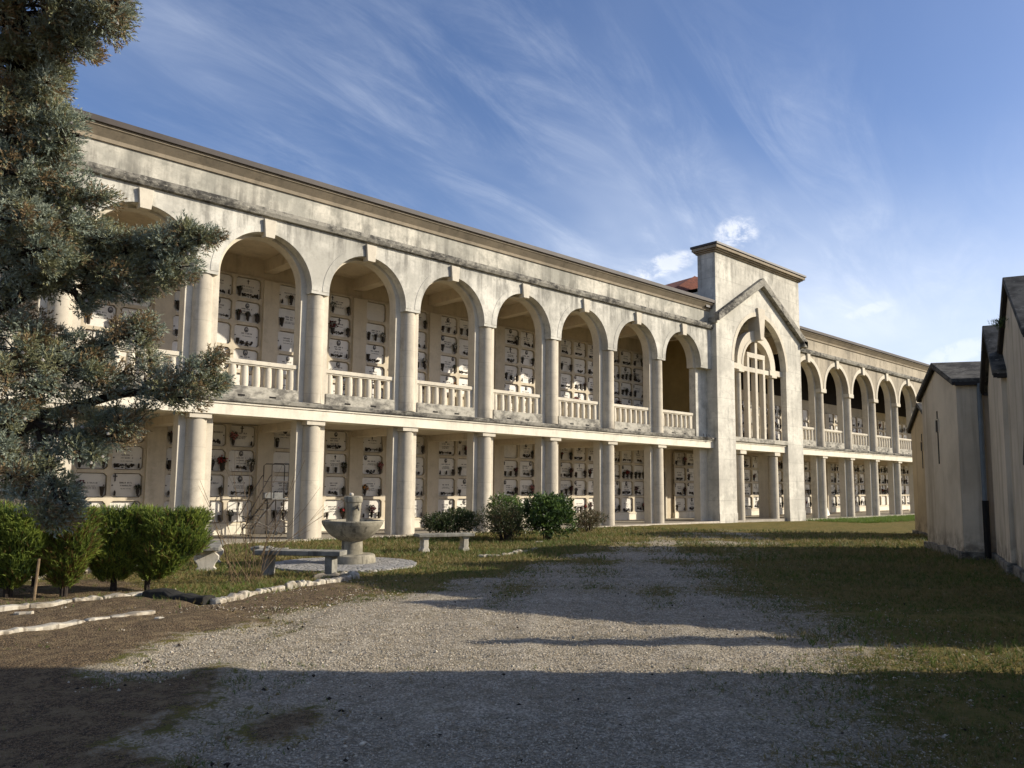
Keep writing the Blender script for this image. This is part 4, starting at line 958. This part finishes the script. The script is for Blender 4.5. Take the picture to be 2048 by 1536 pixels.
# the big cypress at the left: clumps of sprays hung along real limbs.  (px u, v, half-width, half-height, metres away)
CL = [(40, 25, 90, 60, 7.9), (125, 20, 75, 55, 7.8), (205, 18, 55, 42, 7.6), (235, 12, 28, 28, 7.5), (60, 90, 75, 50, 8.2), (140, 72, 55, 38, 7.9), (150, 92, 26, 14, 7.6), (30, 150, 75, 60, 8.1), (85, 135, 36, 34, 8.3), (40, 215, 80, 50, 7.9), (95, 228, 38, 26, 7.8), (60, 180, 45, 40, 8.4),
 (105, 152, 22, 26, 7.8), (85, 172, 22, 12, 7.7), (25, 275, 70, 45, 7.8), (95, 262, 55, 34, 7.7), (125, 262, 30, 28, 7.6), (130, 285, 30, 20, 7.5), (70, 310, 60, 32, 7.9), (115, 318, 34, 22, 7.7), (20, 345, 55, 40, 7.6), (75, 352, 60, 32, 7.8), (130, 358, 32, 18, 7.6), (165, 382, 32, 18, 7.5), (195, 398, 26, 14, 7.5), (60, 405, 75, 38, 7.7), (135, 405, 45, 24, 7.6), (25, 440, 60, 45, 7.5), (95, 455, 60, 35, 7.4),
 (150, 470, 55, 42, 7.6), (205, 485, 55, 38, 7.6), (255, 505, 50, 36, 7.6), (300, 500, 48, 34, 7.5), (345, 492, 46, 32, 7.4), (385, 480, 40, 22, 7.3), (420, 475, 24, 9, 7.3), (378, 460, 22, 10, 7.3), (60, 505, 80, 45, 7.5), (30, 545, 70, 40, 7.7), (110, 545, 70, 38, 7.6), (185, 545, 60, 34, 7.5), (250, 555, 50, 30, 7.5), (310, 548, 48, 30, 7.4), (355, 535, 36, 30, 7.3), (230, 580, 34, 16, 7.4), (280, 582, 30, 12, 7.4), (150, 572, 50, 18, 7.6),
 (165, 612, 26, 14, 7.6), (20, 600, 34, 22, 7.9), (10, 640, 30, 22, 7.8), (255, 660, 44, 20, 7.5), (300, 655, 22, 16, 7.5), (225, 682, 34, 20, 7.6), (280, 690, 30, 16, 7.5), (55, 665, 55, 30, 7.7), (30, 700, 55, 36, 7.6), (100, 690, 48, 34, 7.6), (150, 700, 44, 32, 7.6), (190, 715, 36, 34, 7.6), (110, 740, 60, 34, 7.5), (40, 748, 55, 34, 7.4), (175, 755, 42, 30, 7.5), (205, 775, 32, 26, 7.5),
 (245, 745, 30, 26, 7.6), (290, 765, 36, 30, 7.4), (335, 770, 40, 32, 7.3), (375, 760, 34, 34, 7.2), (400, 735, 34, 26, 7.2), (425, 715, 18, 13, 7.2), (412, 770, 28, 26, 7.2), (370, 795, 34, 20, 7.2), (320, 800, 30, 16, 7.3), (430, 765, 16, 14, 7.2), (300, 720, 28, 16, 7.5), (90, 780, 26, 16, 7.6), (75, 795, 26, 16, 7.6), (15, 800, 30, 22, 7.6), (15, 835, 30, 26, 7.5), (150, 818, 28, 22, 7.6), (125, 838, 24, 14, 7.6),
 (195, 840, 30, 26, 7.5), (240, 845, 36, 30, 7.4), (275, 850, 26, 32, 7.4), (225, 872, 44, 18, 7.4), (180, 872, 30, 16, 7.5), (160, 905, 34, 20, 7.4), (195, 905, 20, 16, 7.4), (130, 898, 24, 16, 7.5), (105, 880, 34, 22, 7.7), (75, 850, 34, 22, 7.8), (20, 890, 36, 34, 7.6), (55, 925, 40, 26, 7.5), (25, 955, 36, 26, 7.4), (70, 955, 32, 28, 7.4), (55, 985, 34, 24, 7.3), (95, 930, 22, 22, 7.5),
 (115, 965, 24, 14, 7.3), (125, 985, 28, 24, 7.2), (110, 1010, 28, 24, 7.2), (135, 1012, 22, 20, 7.2), (118, 1036, 20, 14, 7.2), (90, 1030, 14, 10, 7.2)]
for k in range(46):   # crown beyond the frame, above and to the left
    CL.append((random.uniform(-460, -70), random.uniform(-350, 560), random.uniform(60, 110), random.uniform(45, 80), random.uniform(7.3, 9.2)))
for k in range(10): CL.append((random.uniform(-100, 200), random.uniform(-300, -40), random.uniform(60, 100), random.uniform(45, 80), random.uniform(7.4, 8.6)))
def big_cypress():
    base = Vector((.05, 8.55, 0)); root = tree_obj('cypress_tree', base, 'large blue-green cypress with browned sprays and small cones, its limbs hanging in at the left', 'tree')
    parts = []; cen = []; cones = []; tw = MB()
    axis = lambda z: base+Vector((.02*z, .0, z))
    for i, (u, v, a, b, d) in enumerate(CL):
        c = at_dist(u, v, d); sh = .98 if v > 590 else 1.06; ra, rb = sh*a*d/F_PX, sh*b*d/F_PX; rd = .75*min(ra, rb)+.25*max(ra, rb)
        cen.append((c, max(ra, rb)))
        area = ra*rb; vis = u > -40 and v > -60
        K = int(np.clip(area/.0024, 6, 75)) if vis else int(np.clip(area/.012, 4, 14))
        q = unit(rng.normal(size=(K, 3)))*(rng.uniform(0.35, 1.0, (K, 1))**.5)
        tc_ = q[:, :1]*ra*np.array(RT)+q[:, 1:2]*rb*np.array(UP)+q[:, 2:]*rd*np.array(FW)      # tuft centres on the bough
        tr_ = rng.uniform(.035, .085, (K, 1)); per = 36 if vis else 14
        idx = np.repeat(np.arange(K), per); N = K*per
        dv = unit(rng.normal(size=(N, 3))); off = tc_[idx]; P = np.array(c)+off+dv*tr_[idx]*(rng.uniform(.2, 1, (N, 1))**.5)
        out = np.array(c-axis(max(.6, c.z-.5))); out = out/np.linalg.norm(out)
        D = unit(dv*1.0+unit(off)*.5+out*.45+np.array([0, 0, .25])+rng.normal(size=(N, 3))*.25)
        stems = [Vector(np.array(c)+t_) for t_ in tc_]
        brown = rng.uniform() ; pr = (.60, .28, .12) if brown < .55 else (.34, .34, .32)
        mi = np.where(rng.uniform(size=N) < .7, rng.choice(3, K, p=pr)[idx], rng.choice(3, N, p=pr))
        parts.append(blades(P, D, 9, (.016, .036), .0085, .9, 1.0, 'tri', mi, .05))
        # twig core of the spray cluster
        if u > -60 and v > -80:
            for e in stems[:K]:
                mid = c.lerp(e, .5)+Vector(rng.normal(size=3)*.02); tw.tube([c.lerp(e, .05), mid, e], [.008, .005, .003], 4)
            if rng.uniform() < .42:
                for s_ in rng.choice(N, int(rng.integers(1, 3))):
                    if len(cones) < 70: cones.append(Vector(P[s_])+Vector(unit(off[s_:s_+1])[0]*.02)-FW*.03)
    V, F, M_ = merge(parts)
    put('crown', np_mesh('crown', sub(V, base), F, [MT['cyp1'], MT['cyp2'], MT['cyp3']], M_), root)
    # trunk and limbs
    m = MB(); tr = [base+Vector((.02*z+.03*math.sin(z*1.7), .02*math.sin(z), z)) for z in (-.2, 0, .4, 1, 2, 3, 4, 5, 6, 7, 8)]
    m.tube(tr, [.30, .25, .21, .19, .17, .155, .14, .12, .09, .06, .03], 12)
    limbs = [((435, 472, 7.3), 2.55, ((150, 520, 7.8), (300, 520, 7.5))), ((430, 745, 7.2), 1.75, ((90, 830, 7.9), (230, 790, 7.6), (340, 775, 7.3))), ((270, 858, 7.4), 1.55, ((60, 850, 7.8), (170, 868, 7.6))), ((118, 1030, 7.2), 1.45, ((70, 850, 7.7), (92, 900, 7.6), (104, 960, 7.3))), ((240, 15, 7.5), 4.4, ((50, 90, 8.1), (150, 50, 7.8))), ((160, 270, 7.6), 3.7, ((40, 280, 8.0), (100, 270, 7.7))), ((215, 395, 7.5), 3.0, ((30, 430, 7.9), (120, 400, 7.7))), ((290, 660, 7.5), 2.0, ((60, 730, 7.8), (170, 700, 7.6))), ((60, 985, 7.3), 1.3, ((20, 880, 7.7), (45, 940, 7.5))), ((190, 905, 7.4), 1.6, ((75, 850, 7.7), (140, 880, 7.5))), ((165, 615, 7.6), 2.2, ((100, 560, 7.7), (150, 585, 7.6)))]
    tips = []
    for (tu, tv, td), z, mids in limbs:
        pts = [axis(z)]+[at_dist(*q) for q in mids]+[at_dist(tu, tv, td)]
        m.tube(pts, [.055*(1-.8*i/(len(pts)-1))+.004 for i in range(len(pts))], 7); tips += [p for p in pts[1:]]
        for a_, b_ in zip(pts[:-1], pts[1:]): tips.append(a_.lerp(b_, .5))
    for c, rr in cen:
        t = min(tips, key=lambda p: (p-c).length)
        if (t-c).length < 1.3: m.tube([t, t.lerp(c, .5)+Vector((0, 0, .03)), c], [.014, .010, .006], 5)
    m.add(tw.v, tw.f)
    m.build('trunk', MT['bark'], root, True, base)
    cm = MB(); blob(cm, (0, 0, 0), .015, 0, 8); me = cm.mesh('seed_cone', MT['cone'], True)
    for p in cones: put('seed_cone', me, root, p-base)
big_cypress()

# clipped thuja hedge: five plants grown together
def thuja(u, v, uc, wpx, vtop, label, seed, stems, dry=.1):
    b = on_ground(u, v); d = (b-CAMP).length; root = tree_obj('hedge_shrub', b, label, 'shrub', 'clipped hedge shrubs'); g = np.random.default_rng(seed)
    H = (v-vtop)*d/F_PX*.88; Wd = wpx*.92*d/F_PX; cxo = (uc-u)*d/F_PX; rt = np.array((RT.x, RT.y, 0)); rt /= np.linalg.norm(rt); fw = np.array((FW.x, FW.y, 0)); fw /= np.linalg.norm(fw)
    N = 2900; parts = []
    for lay in range(2):
        t = g.uniform(0, 1, N)**.75; rad = (.30+.70*np.clip((t-.02)/.5, 0, 1)**.8)*np.where(t > .93, .93, 1); a = g.uniform(0, 2*np.pi, N); rr = (g.uniform(.35, 1, N)**.45)*rad*(1+.12*np.sin(a*3+seed)+.1*np.sin(t*14+a*2))
        z = .20+t*(H-.20)-.03
        P = np.array((0, 0, 0))+rt*(cxo*np.clip(t*2.2, 0, 1)+np.cos(a)*rr*Wd/2)[:, None]+fw*(np.sin(a)*rr*.40)[:, None]+np.array([0, 0, 1.])*z[:, None]
        D = rt*(np.cos(a)*.45)[:, None]+fw*(np.sin(a)*.45)[:, None]+np.array([0, 0, .85])+g.normal(size=(N, 3))*.36
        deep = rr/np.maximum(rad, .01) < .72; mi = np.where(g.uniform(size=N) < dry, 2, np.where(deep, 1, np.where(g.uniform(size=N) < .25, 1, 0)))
        parts.append(blades(P, D, 11, (.03, .085), .011, .5, 1.0, 'tri', mi, .12))
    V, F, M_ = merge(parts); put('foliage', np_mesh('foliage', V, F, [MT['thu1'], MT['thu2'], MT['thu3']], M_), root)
    m = MB(); random.seed(seed)
    for s_ in range(stems):
        o = Vector((random.uniform(-.05, .05), random.uniform(-.05, .05), 0)); e = Vector(rt)*cxo*.8+Vector((random.uniform(-.2, .2), random.uniform(-.1, .1), H*.8))
        m.tube([o-Vector((0, 0, .1)), o+Vector((0, 0, .15)), o.lerp(e, .5)+Vector((0, 0, .1)), e], [.055 if stems < 3 else .03, .045 if stems < 3 else .025, .025, .008], 7)
    for k in range(26):
        z = random.uniform(.3, .85)*H; q = Vector(rt)*(cxo*.7)+Vector((0, 0, z)); a = random.uniform(0, 6.28); m.tube([q, q+Vector(rt)*(math.cos(a)*Wd*.36)+Vector(fw)*(math.sin(a)*.3)+Vector((0, 0, .22))], [.010, .003], 4)
    m.build('trunk', MT['bark'], root, True, local=True)
thuja(300, 1182, 334, 116, 1024, 'clipped hedge shrub on one thick bare trunk, right end of the hedge', 1, 1)
thuja(222, 1184, 226, 128, 1024, 'dense clipped hedge shrub narrowing to its foot, beside the thick-trunked one', 2, 2)
thuja(126, 1196, 132, 88, 1034, 'thin gappy clipped hedge shrub with browned inner twigs', 3, 4, .3)
thuja(15, 1200, 20, 132, 1032, 'fresh light green clipped hedge shrub, left end of the hedge', 4, 4, .05)
thuja(64, 1176, 76, 90, 1030, 'slim clipped hedge shrub behind the wooden stake', 5, 3, .12)
thuja(-120, 1205, -120, 180, 1030, 'clipped hedge shrub beyond the left frame edge', 6, 3, .1)

def bush(c, rx, ry, H, label, seed, mats, kind, n=1500, nb=5, L=(.045, .085), wd=.030, flat=.0, z0=.08, group='garden bushes'):
    root = tree_obj('garden_bush', c, label, 'bush', group); g = np.random.default_rng(seed)
    # several lobes make an uneven outline with gaps
    lob = [(g.uniform(-.55, .55)*rx, g.uniform(-.5, .5)*ry, g.uniform(.40, .78)*H, g.uniform(.40, .62)) for _ in range(11)]
    parts = []; m = MB(); random.seed(seed)
    for (x, y, z, s_) in lob:
        k = n//11; q = unit(g.normal(size=(k, 3)))*(g.uniform(.35, 1, (k, 1))**.5); off = q*np.array((rx*s_, ry*s_, H*s_*.62)); P = np.array((x, y, z))+off
        P[:, 2] = np.maximum(P[:, 2], z0+g.uniform(0, .1, k)); 
        if flat: P[:, 2] = np.minimum(P[:, 2], H*flat+g.normal(size=k)*.03)
        D = unit(off)+np.array((0, 0, .6))+g.normal(size=(k, 3))*.4
        mi = g.choice(len(mats), k, p=[.72, .28] if len(mats) == 2 else [1.])
        parts.append(blades(P, D, nb, L, wd, 1.1, 1.0, kind, mi, .09))
        e = Vector((x, y, z)); m.tube([Vector((x*.18, y*.18, -.1)), e*.5+Vector((0, 0, .05)), e], [.026, .016, .006], 6)
        for j in range(4): m.tube([e*.6, e+Vector((random.uniform(-.3, .3)*rx, random.uniform(-.3, .3)*ry, random.uniform(0, .3)*H))], [.009, .003], 4)
    V, F, M_ = merge(parts); put('foliage', np_mesh('foliage', V, F, [MT[q] for q in mats], M_), root); m.build('trunk', MT['bark'], root, True, local=True)
bush((16.35, 20.5, 0), 1.05, .8, .95, 'flat-topped dark box bush behind the curved-leg bench', 11, ('box1', 'lau1'), 'rhomb', 2600, 5, (.035, .065), .026, .95)
bush((16.75, 18.2, 0), .92, .75, 1.12, 'twiggy bronzed bush between the box bush and the glossy laurel', 12, ('box1', 'box2'), 'rhomb', 2100, 5, (.03, .06), .022)
bush((17.75, 19.2, 0), .85, .6, 1.36, 'tall leafy bush standing behind the bronzed one', 13, ('lau2', 'lau1'), 'rhomb', 1800)
bush((18.05, 17.75, 0), 1.0, .85, 1.36, 'big glossy laurel bush with pale leaves', 14, ('lau1', 'lau2'), 'rhomb', 3000, 5, (.06, .11), .038)
bush((22.9, 20.2, 0), 1.15, .8, .80, 'low brownish spreading bush nearest the tower', 15, ('box2', 'box1'), 'rhomb', 1500, 5, (.035, .07), .02)
# bare whip shrub
def whips():
    b = Vector((6.1, 13.42, 0)); root = tree_obj('bare_shrub', b, 'leafless shrub of thin whippy stems in front of the plain bench', 'shrub'); m = MB(); r = random.Random(9)
    tops = [(400, 960), (440, 985), (462, 935), (470, 900), (476, 905), (500, 930), (520, 960), (545, 960), (565, 930), (590, 950), (610, 920), (640, 975), (655, 1010), (690, 1000), (420, 1030), (455, 1010), (535, 1000), (575, 1000), (600, 1020), (480, 980), (430, 1060), (620, 1060), (405, 1085)]
    for (u, v) in tops+[(r.uniform(430, 600), r.uniform(1010, 1090)) for _ in range(7)]:
        e = at_dist(u, v, r.uniform(14.0, 15.0)); s_ = b+Vector((r.uniform(-.28, .28), r.uniform(-.2, .2), -.03)); mid = s_.lerp(e, .45)+Vector((r.uniform(-.06, .06), r.uniform(-.06, .06), .10))
        w_ = r.uniform(.005, .009); m.tube([s_, mid, s_.lerp(e, .75)+Vector((0, 0, .05)), e], [w_, w_*.8, w_*.55, .0025], 5)
        if r.random() < .7:
            k = mid.lerp(e, r.uniform(.1, .6)); m.tube([k, k+(e-mid)*.35+Vector((r.uniform(-.25, .25), r.uniform(-.1, .1), .05))], [w_*.5, .002], 4)
    m.build('stem', MT['twig'], root, False, b)
whips()
# slim cypress between the chapels, outside the frame: its thin shadow crosses the gravel
def slim():
    b = Vector((11.6, 1.75, 0)); root = tree_obj('slim_cypress', b, 'slim columnar cypress between the near chapels', 'tree'); N = 2600; t = rng.uniform(0, 1, N); a = rng.uniform(0, 6.28, N)
    r_ = .46*np.sqrt(np.clip(1-t, 0, 1))*(.5+.5*rng.uniform(size=N)); P = np.stack([np.cos(a)*r_, np.sin(a)*r_, .1+t*3.15], 1); D = np.stack([np.cos(a)*.4, np.sin(a)*.4, np.ones(N)], 1)
    V, F, M_ = blades(P, D, 10, (.06, .12), .014, .6, 1.0, 'tri', None, .12); put('crown', np_mesh('crown', V, F, [MT['thu2']], M_), root); m = MB(); m.tube([(0, 0, -.1), (0, 0, 2.5)], [.05, .02], 8); m.build('trunk', MT['bark'], root, True, local=True)
slim()
# weeds on the steep chapel roof
def roof_weed(u, v, d, n, s_, label):
    p = at_dist(u, v, d); P = np.zeros((n, 3))+rng.normal(size=(n, 3))*s_*.4; D = rng.normal(size=(n, 3))*.5+np.array((0, 0, 1)); V, F, M_ = blades(P, D, 4, (s_*.5, s_*1.2), s_*.12, .8, 1.0, 'tri', None, s_); o = put('roof_weed', np_mesh('roof_weed', V, F, [MT['thu2']], M_), None, p); tag(o, label, 'weed')
roof_weed(1999, 650, 18.7, 60, .10, 'dark weeds growing on the verge of the steep chapel gable')
roof_weed(1984, 648, 20.0, 14, .07, 'small grey tuft growing on the mossy chapel ridge')

# ------------------------------------------------------------------ grass, pebbles, litter
def polar(n, r0, r1, pw=1.0):
    u = rng.uniform(size=n); r = np.exp(np.log(r0)+u*(np.log(r1)-np.log(r0))) if pw == 1 else (r0**pw+u*(r1**pw-r0**pw))**(1/pw)
    a = YAW+rng.uniform(R(-38), R(38), n); return r*np.sin(a), r*np.cos(a)
def clear(x, y):
    ok = y < 22.2
    for (px_, py_, rr) in ((9.05, 15.02, 1.6),): ok &= np.hypot(x-px_, y-py_) > rr
    s = x*math.sin(R(66))*1.0; 
    return ok & (y > (x-12)*.44+2.1-.6)
def build_grass():
    x, y = polar(260000, 4.2, 34); g, d = masks(x, y); lawn = 1-np.maximum(g, d)
    n1 = wob(x, y, .9, 1.1)*.25+wob(x, y, 3.1, .3)*.2
    keep = clear(x, y) & (rng.uniform(size=len(x)) < np.clip(lawn*1.0+n1*.5-.18, 0, 1)*.8+.03*(d > .5)); x, y = x[keep], y[keep]; r = np.hypot(x, y)
    P = np.stack([x, y, gz(x, y)-.005], 1); n = len(x); D = rng.normal(size=(n, 3))*.55+np.array((0, 0, 1.0)); far = sstep(8, 26, r); hh = .022+.022*far
    mi = np.where(rng.uniform(size=n) < .58+.2*np.sin(x*1.1+y), 1, 0); mi = np.where((x > 38) & (rng.uniform(size=n) < .9), 2, mi)
    V, F, M_ = blades(P, D, 3, (.03, .06), .007, .9, 0.0, 'tri', mi, .02)
    sc = np.repeat(np.repeat(1+1.6*far, 3), 3)[:, None]; base = np.repeat(np.repeat(P, 3, 0), 3, 0); V = base+(V-base)*sc
    o = put('grass', np_mesh('grass', V, F, [MT['gr1'], MT['gr2'], MT['gr3']], M_)); tag(o, 'short patchy green and straw-coloured grass over the lawn and verges', 'grass', None, 'stuff')
    # taller tufts
    pts = []
    def around(cx_, cy_, n, sx, sy): pts.append(np.stack([rng.normal(size=n)*sx+cx_, rng.normal(size=n)*sy+cy_], 1))
    around(17.4, 16.6, 900, 1.0, .45); around(15, 15.2, 700, 1.0, .35); around(20, 18.4, 500, 1.5, .5); around(4.5, 12.0, 110, .3, .3); around(5.5, 12.6, 260, .8, .35); around(3.2, 12.75, 160, .9, .1); around(13, 16.0, 160, .6, .2); around(6.4, 13.0, 200, .5, .3)
    for _ in range(9): pts.append(np.stack([rng.uniform(44, 66, 500), rng.uniform(18.5, 22.2, 500)], 1))
    pts.append(np.stack([rng.uniform(8.3, 11, 500), rng.uniform(2.2, 4.6, 500)], 1))
    q = np.concatenate(pts); q = q[q[:, 1] < 22.25]; n = len(q); P = np.stack([q[:, 0], q[:, 1], gz(q[:, 0], q[:, 1])], 1); D = rng.normal(size=(n, 3))*.4+np.array((0, 0, 1)); f = q[:, 0] > 38
    mi = np.where(f, 2, rng.choice(3, n, p=(.5, .3, .2))); V, F, M_ = blades(P, D, 5, (.06, .16), .010, .7, 0, 'tri', mi, .02)
    sc = np.repeat(np.repeat(np.where(f, 1.7, .8), 5), 3)[:, None]; base = np.repeat(np.repeat(P, 5, 0), 3, 0); V = base+(V-base)*sc
    o = put('tall_grass', np_mesh('tall_grass', V, F, [MT['gr1'], MT['gr2'], MT['gr3']], M_)); tag(o, 'longer unmown grass around the bushes and before the far wing', 'grass', None, 'stuff')
build_grass()
def stones(x, y, s, flat, mats, mi, name, label, cat):
    n = len(x); O = np.array([(1, 0, 0), (0, 1, 0), (-1, 0, 0), (0, -1, 0), (0, 0, 1), (0, 0, -1)], float)
    Fo = np.array([(0, 1, 4), (1, 2, 4), (2, 3, 4), (3, 0, 4), (1, 0, 5), (2, 1, 5), (3, 2, 5), (0, 3, 5)])
    a = rng.uniform(0, 6.28, n); sx = s*rng.uniform(.7, 1.4, n); sy = s*rng.uniform(.6, 1.1, n); sz = s*flat*rng.uniform(.6, 1.2, n)
    V = O[None]*np.stack([sx, sy, sz], 1)[:, None]+rng.normal(size=(n, 6, 3))*(s*.16)[:, None, None]; c, q = np.cos(a)[:, None], np.sin(a)[:, None]
    X = V[..., 0]*c-V[..., 1]*q; Y = V[..., 0]*q+V[..., 1]*c; V = np.stack([X+x[:, None], Y+y[:, None], V[..., 2]+(gz(x, y)+sz*.25)[:, None]], -1).reshape(-1, 3)
    F = (Fo[None]+6*np.arange(n)[:, None, None]).reshape(-1, 3)
    o = put(name, np_mesh(name, V, F, [MT[k] for k in mats], np.repeat(mi, 8))); tag(o, label, cat, None, 'stuff')
def build_stones():
    x, y = polar(150000, 4.2, 20); g, d = masks(x, y); k = rng.uniform(size=len(x)) < np.clip(g*1.1-.1+.12*wob(x, y, 5.1, 2), 0, 1)*.95+.30*d*(wob(x, y, 2.3, 1.)>.1); x, y = x[k], y[k]; r = np.hypot(x, y)
    s = (.0045+.0065*rng.uniform(size=len(x))**2.2)*(1+.9*sstep(5, 18, r)); stones(x, y, s, .62, ('p1', 'p2', 'p3'), rng.choice(3, len(x), p=(.36, .42, .22)), 'gravel', 'loose pale and grey gravel covering the path', 'gravel')
    x, y = polar(6500, 4.2, 16); g, d = masks(x, y); k = rng.uniform(size=len(x)) < .10+.9*d*(wob(x, y, 1.7, .2)>-.3)+.2*g; x, y = x[k], y[k]
    stones(x, y, .006+.018*rng.uniform(size=len(x))**4, .7, ('p1', 'kerb'), rng.choice(2, len(x)), 'scattered_stones', 'larger pale stones scattered over gravel and soil', 'stones')
    x, y = polar(15000, 4.2, 15); g, d = masks(x, y); k = rng.uniform(size=len(x)) < .035+.9*d*(wob(x, y, 2.1, 3.3)>-.4); x, y = x[k], y[k]
    stones(x, y, .005+.018*rng.uniform(size=len(x))**3, .7, ('litter', 'twig', 'gr2'), rng.choice(3, len(x), p=(.7, .2, .1)), 'litter', 'dark fallen cones and leaf litter on the path', 'litter')
build_stones()
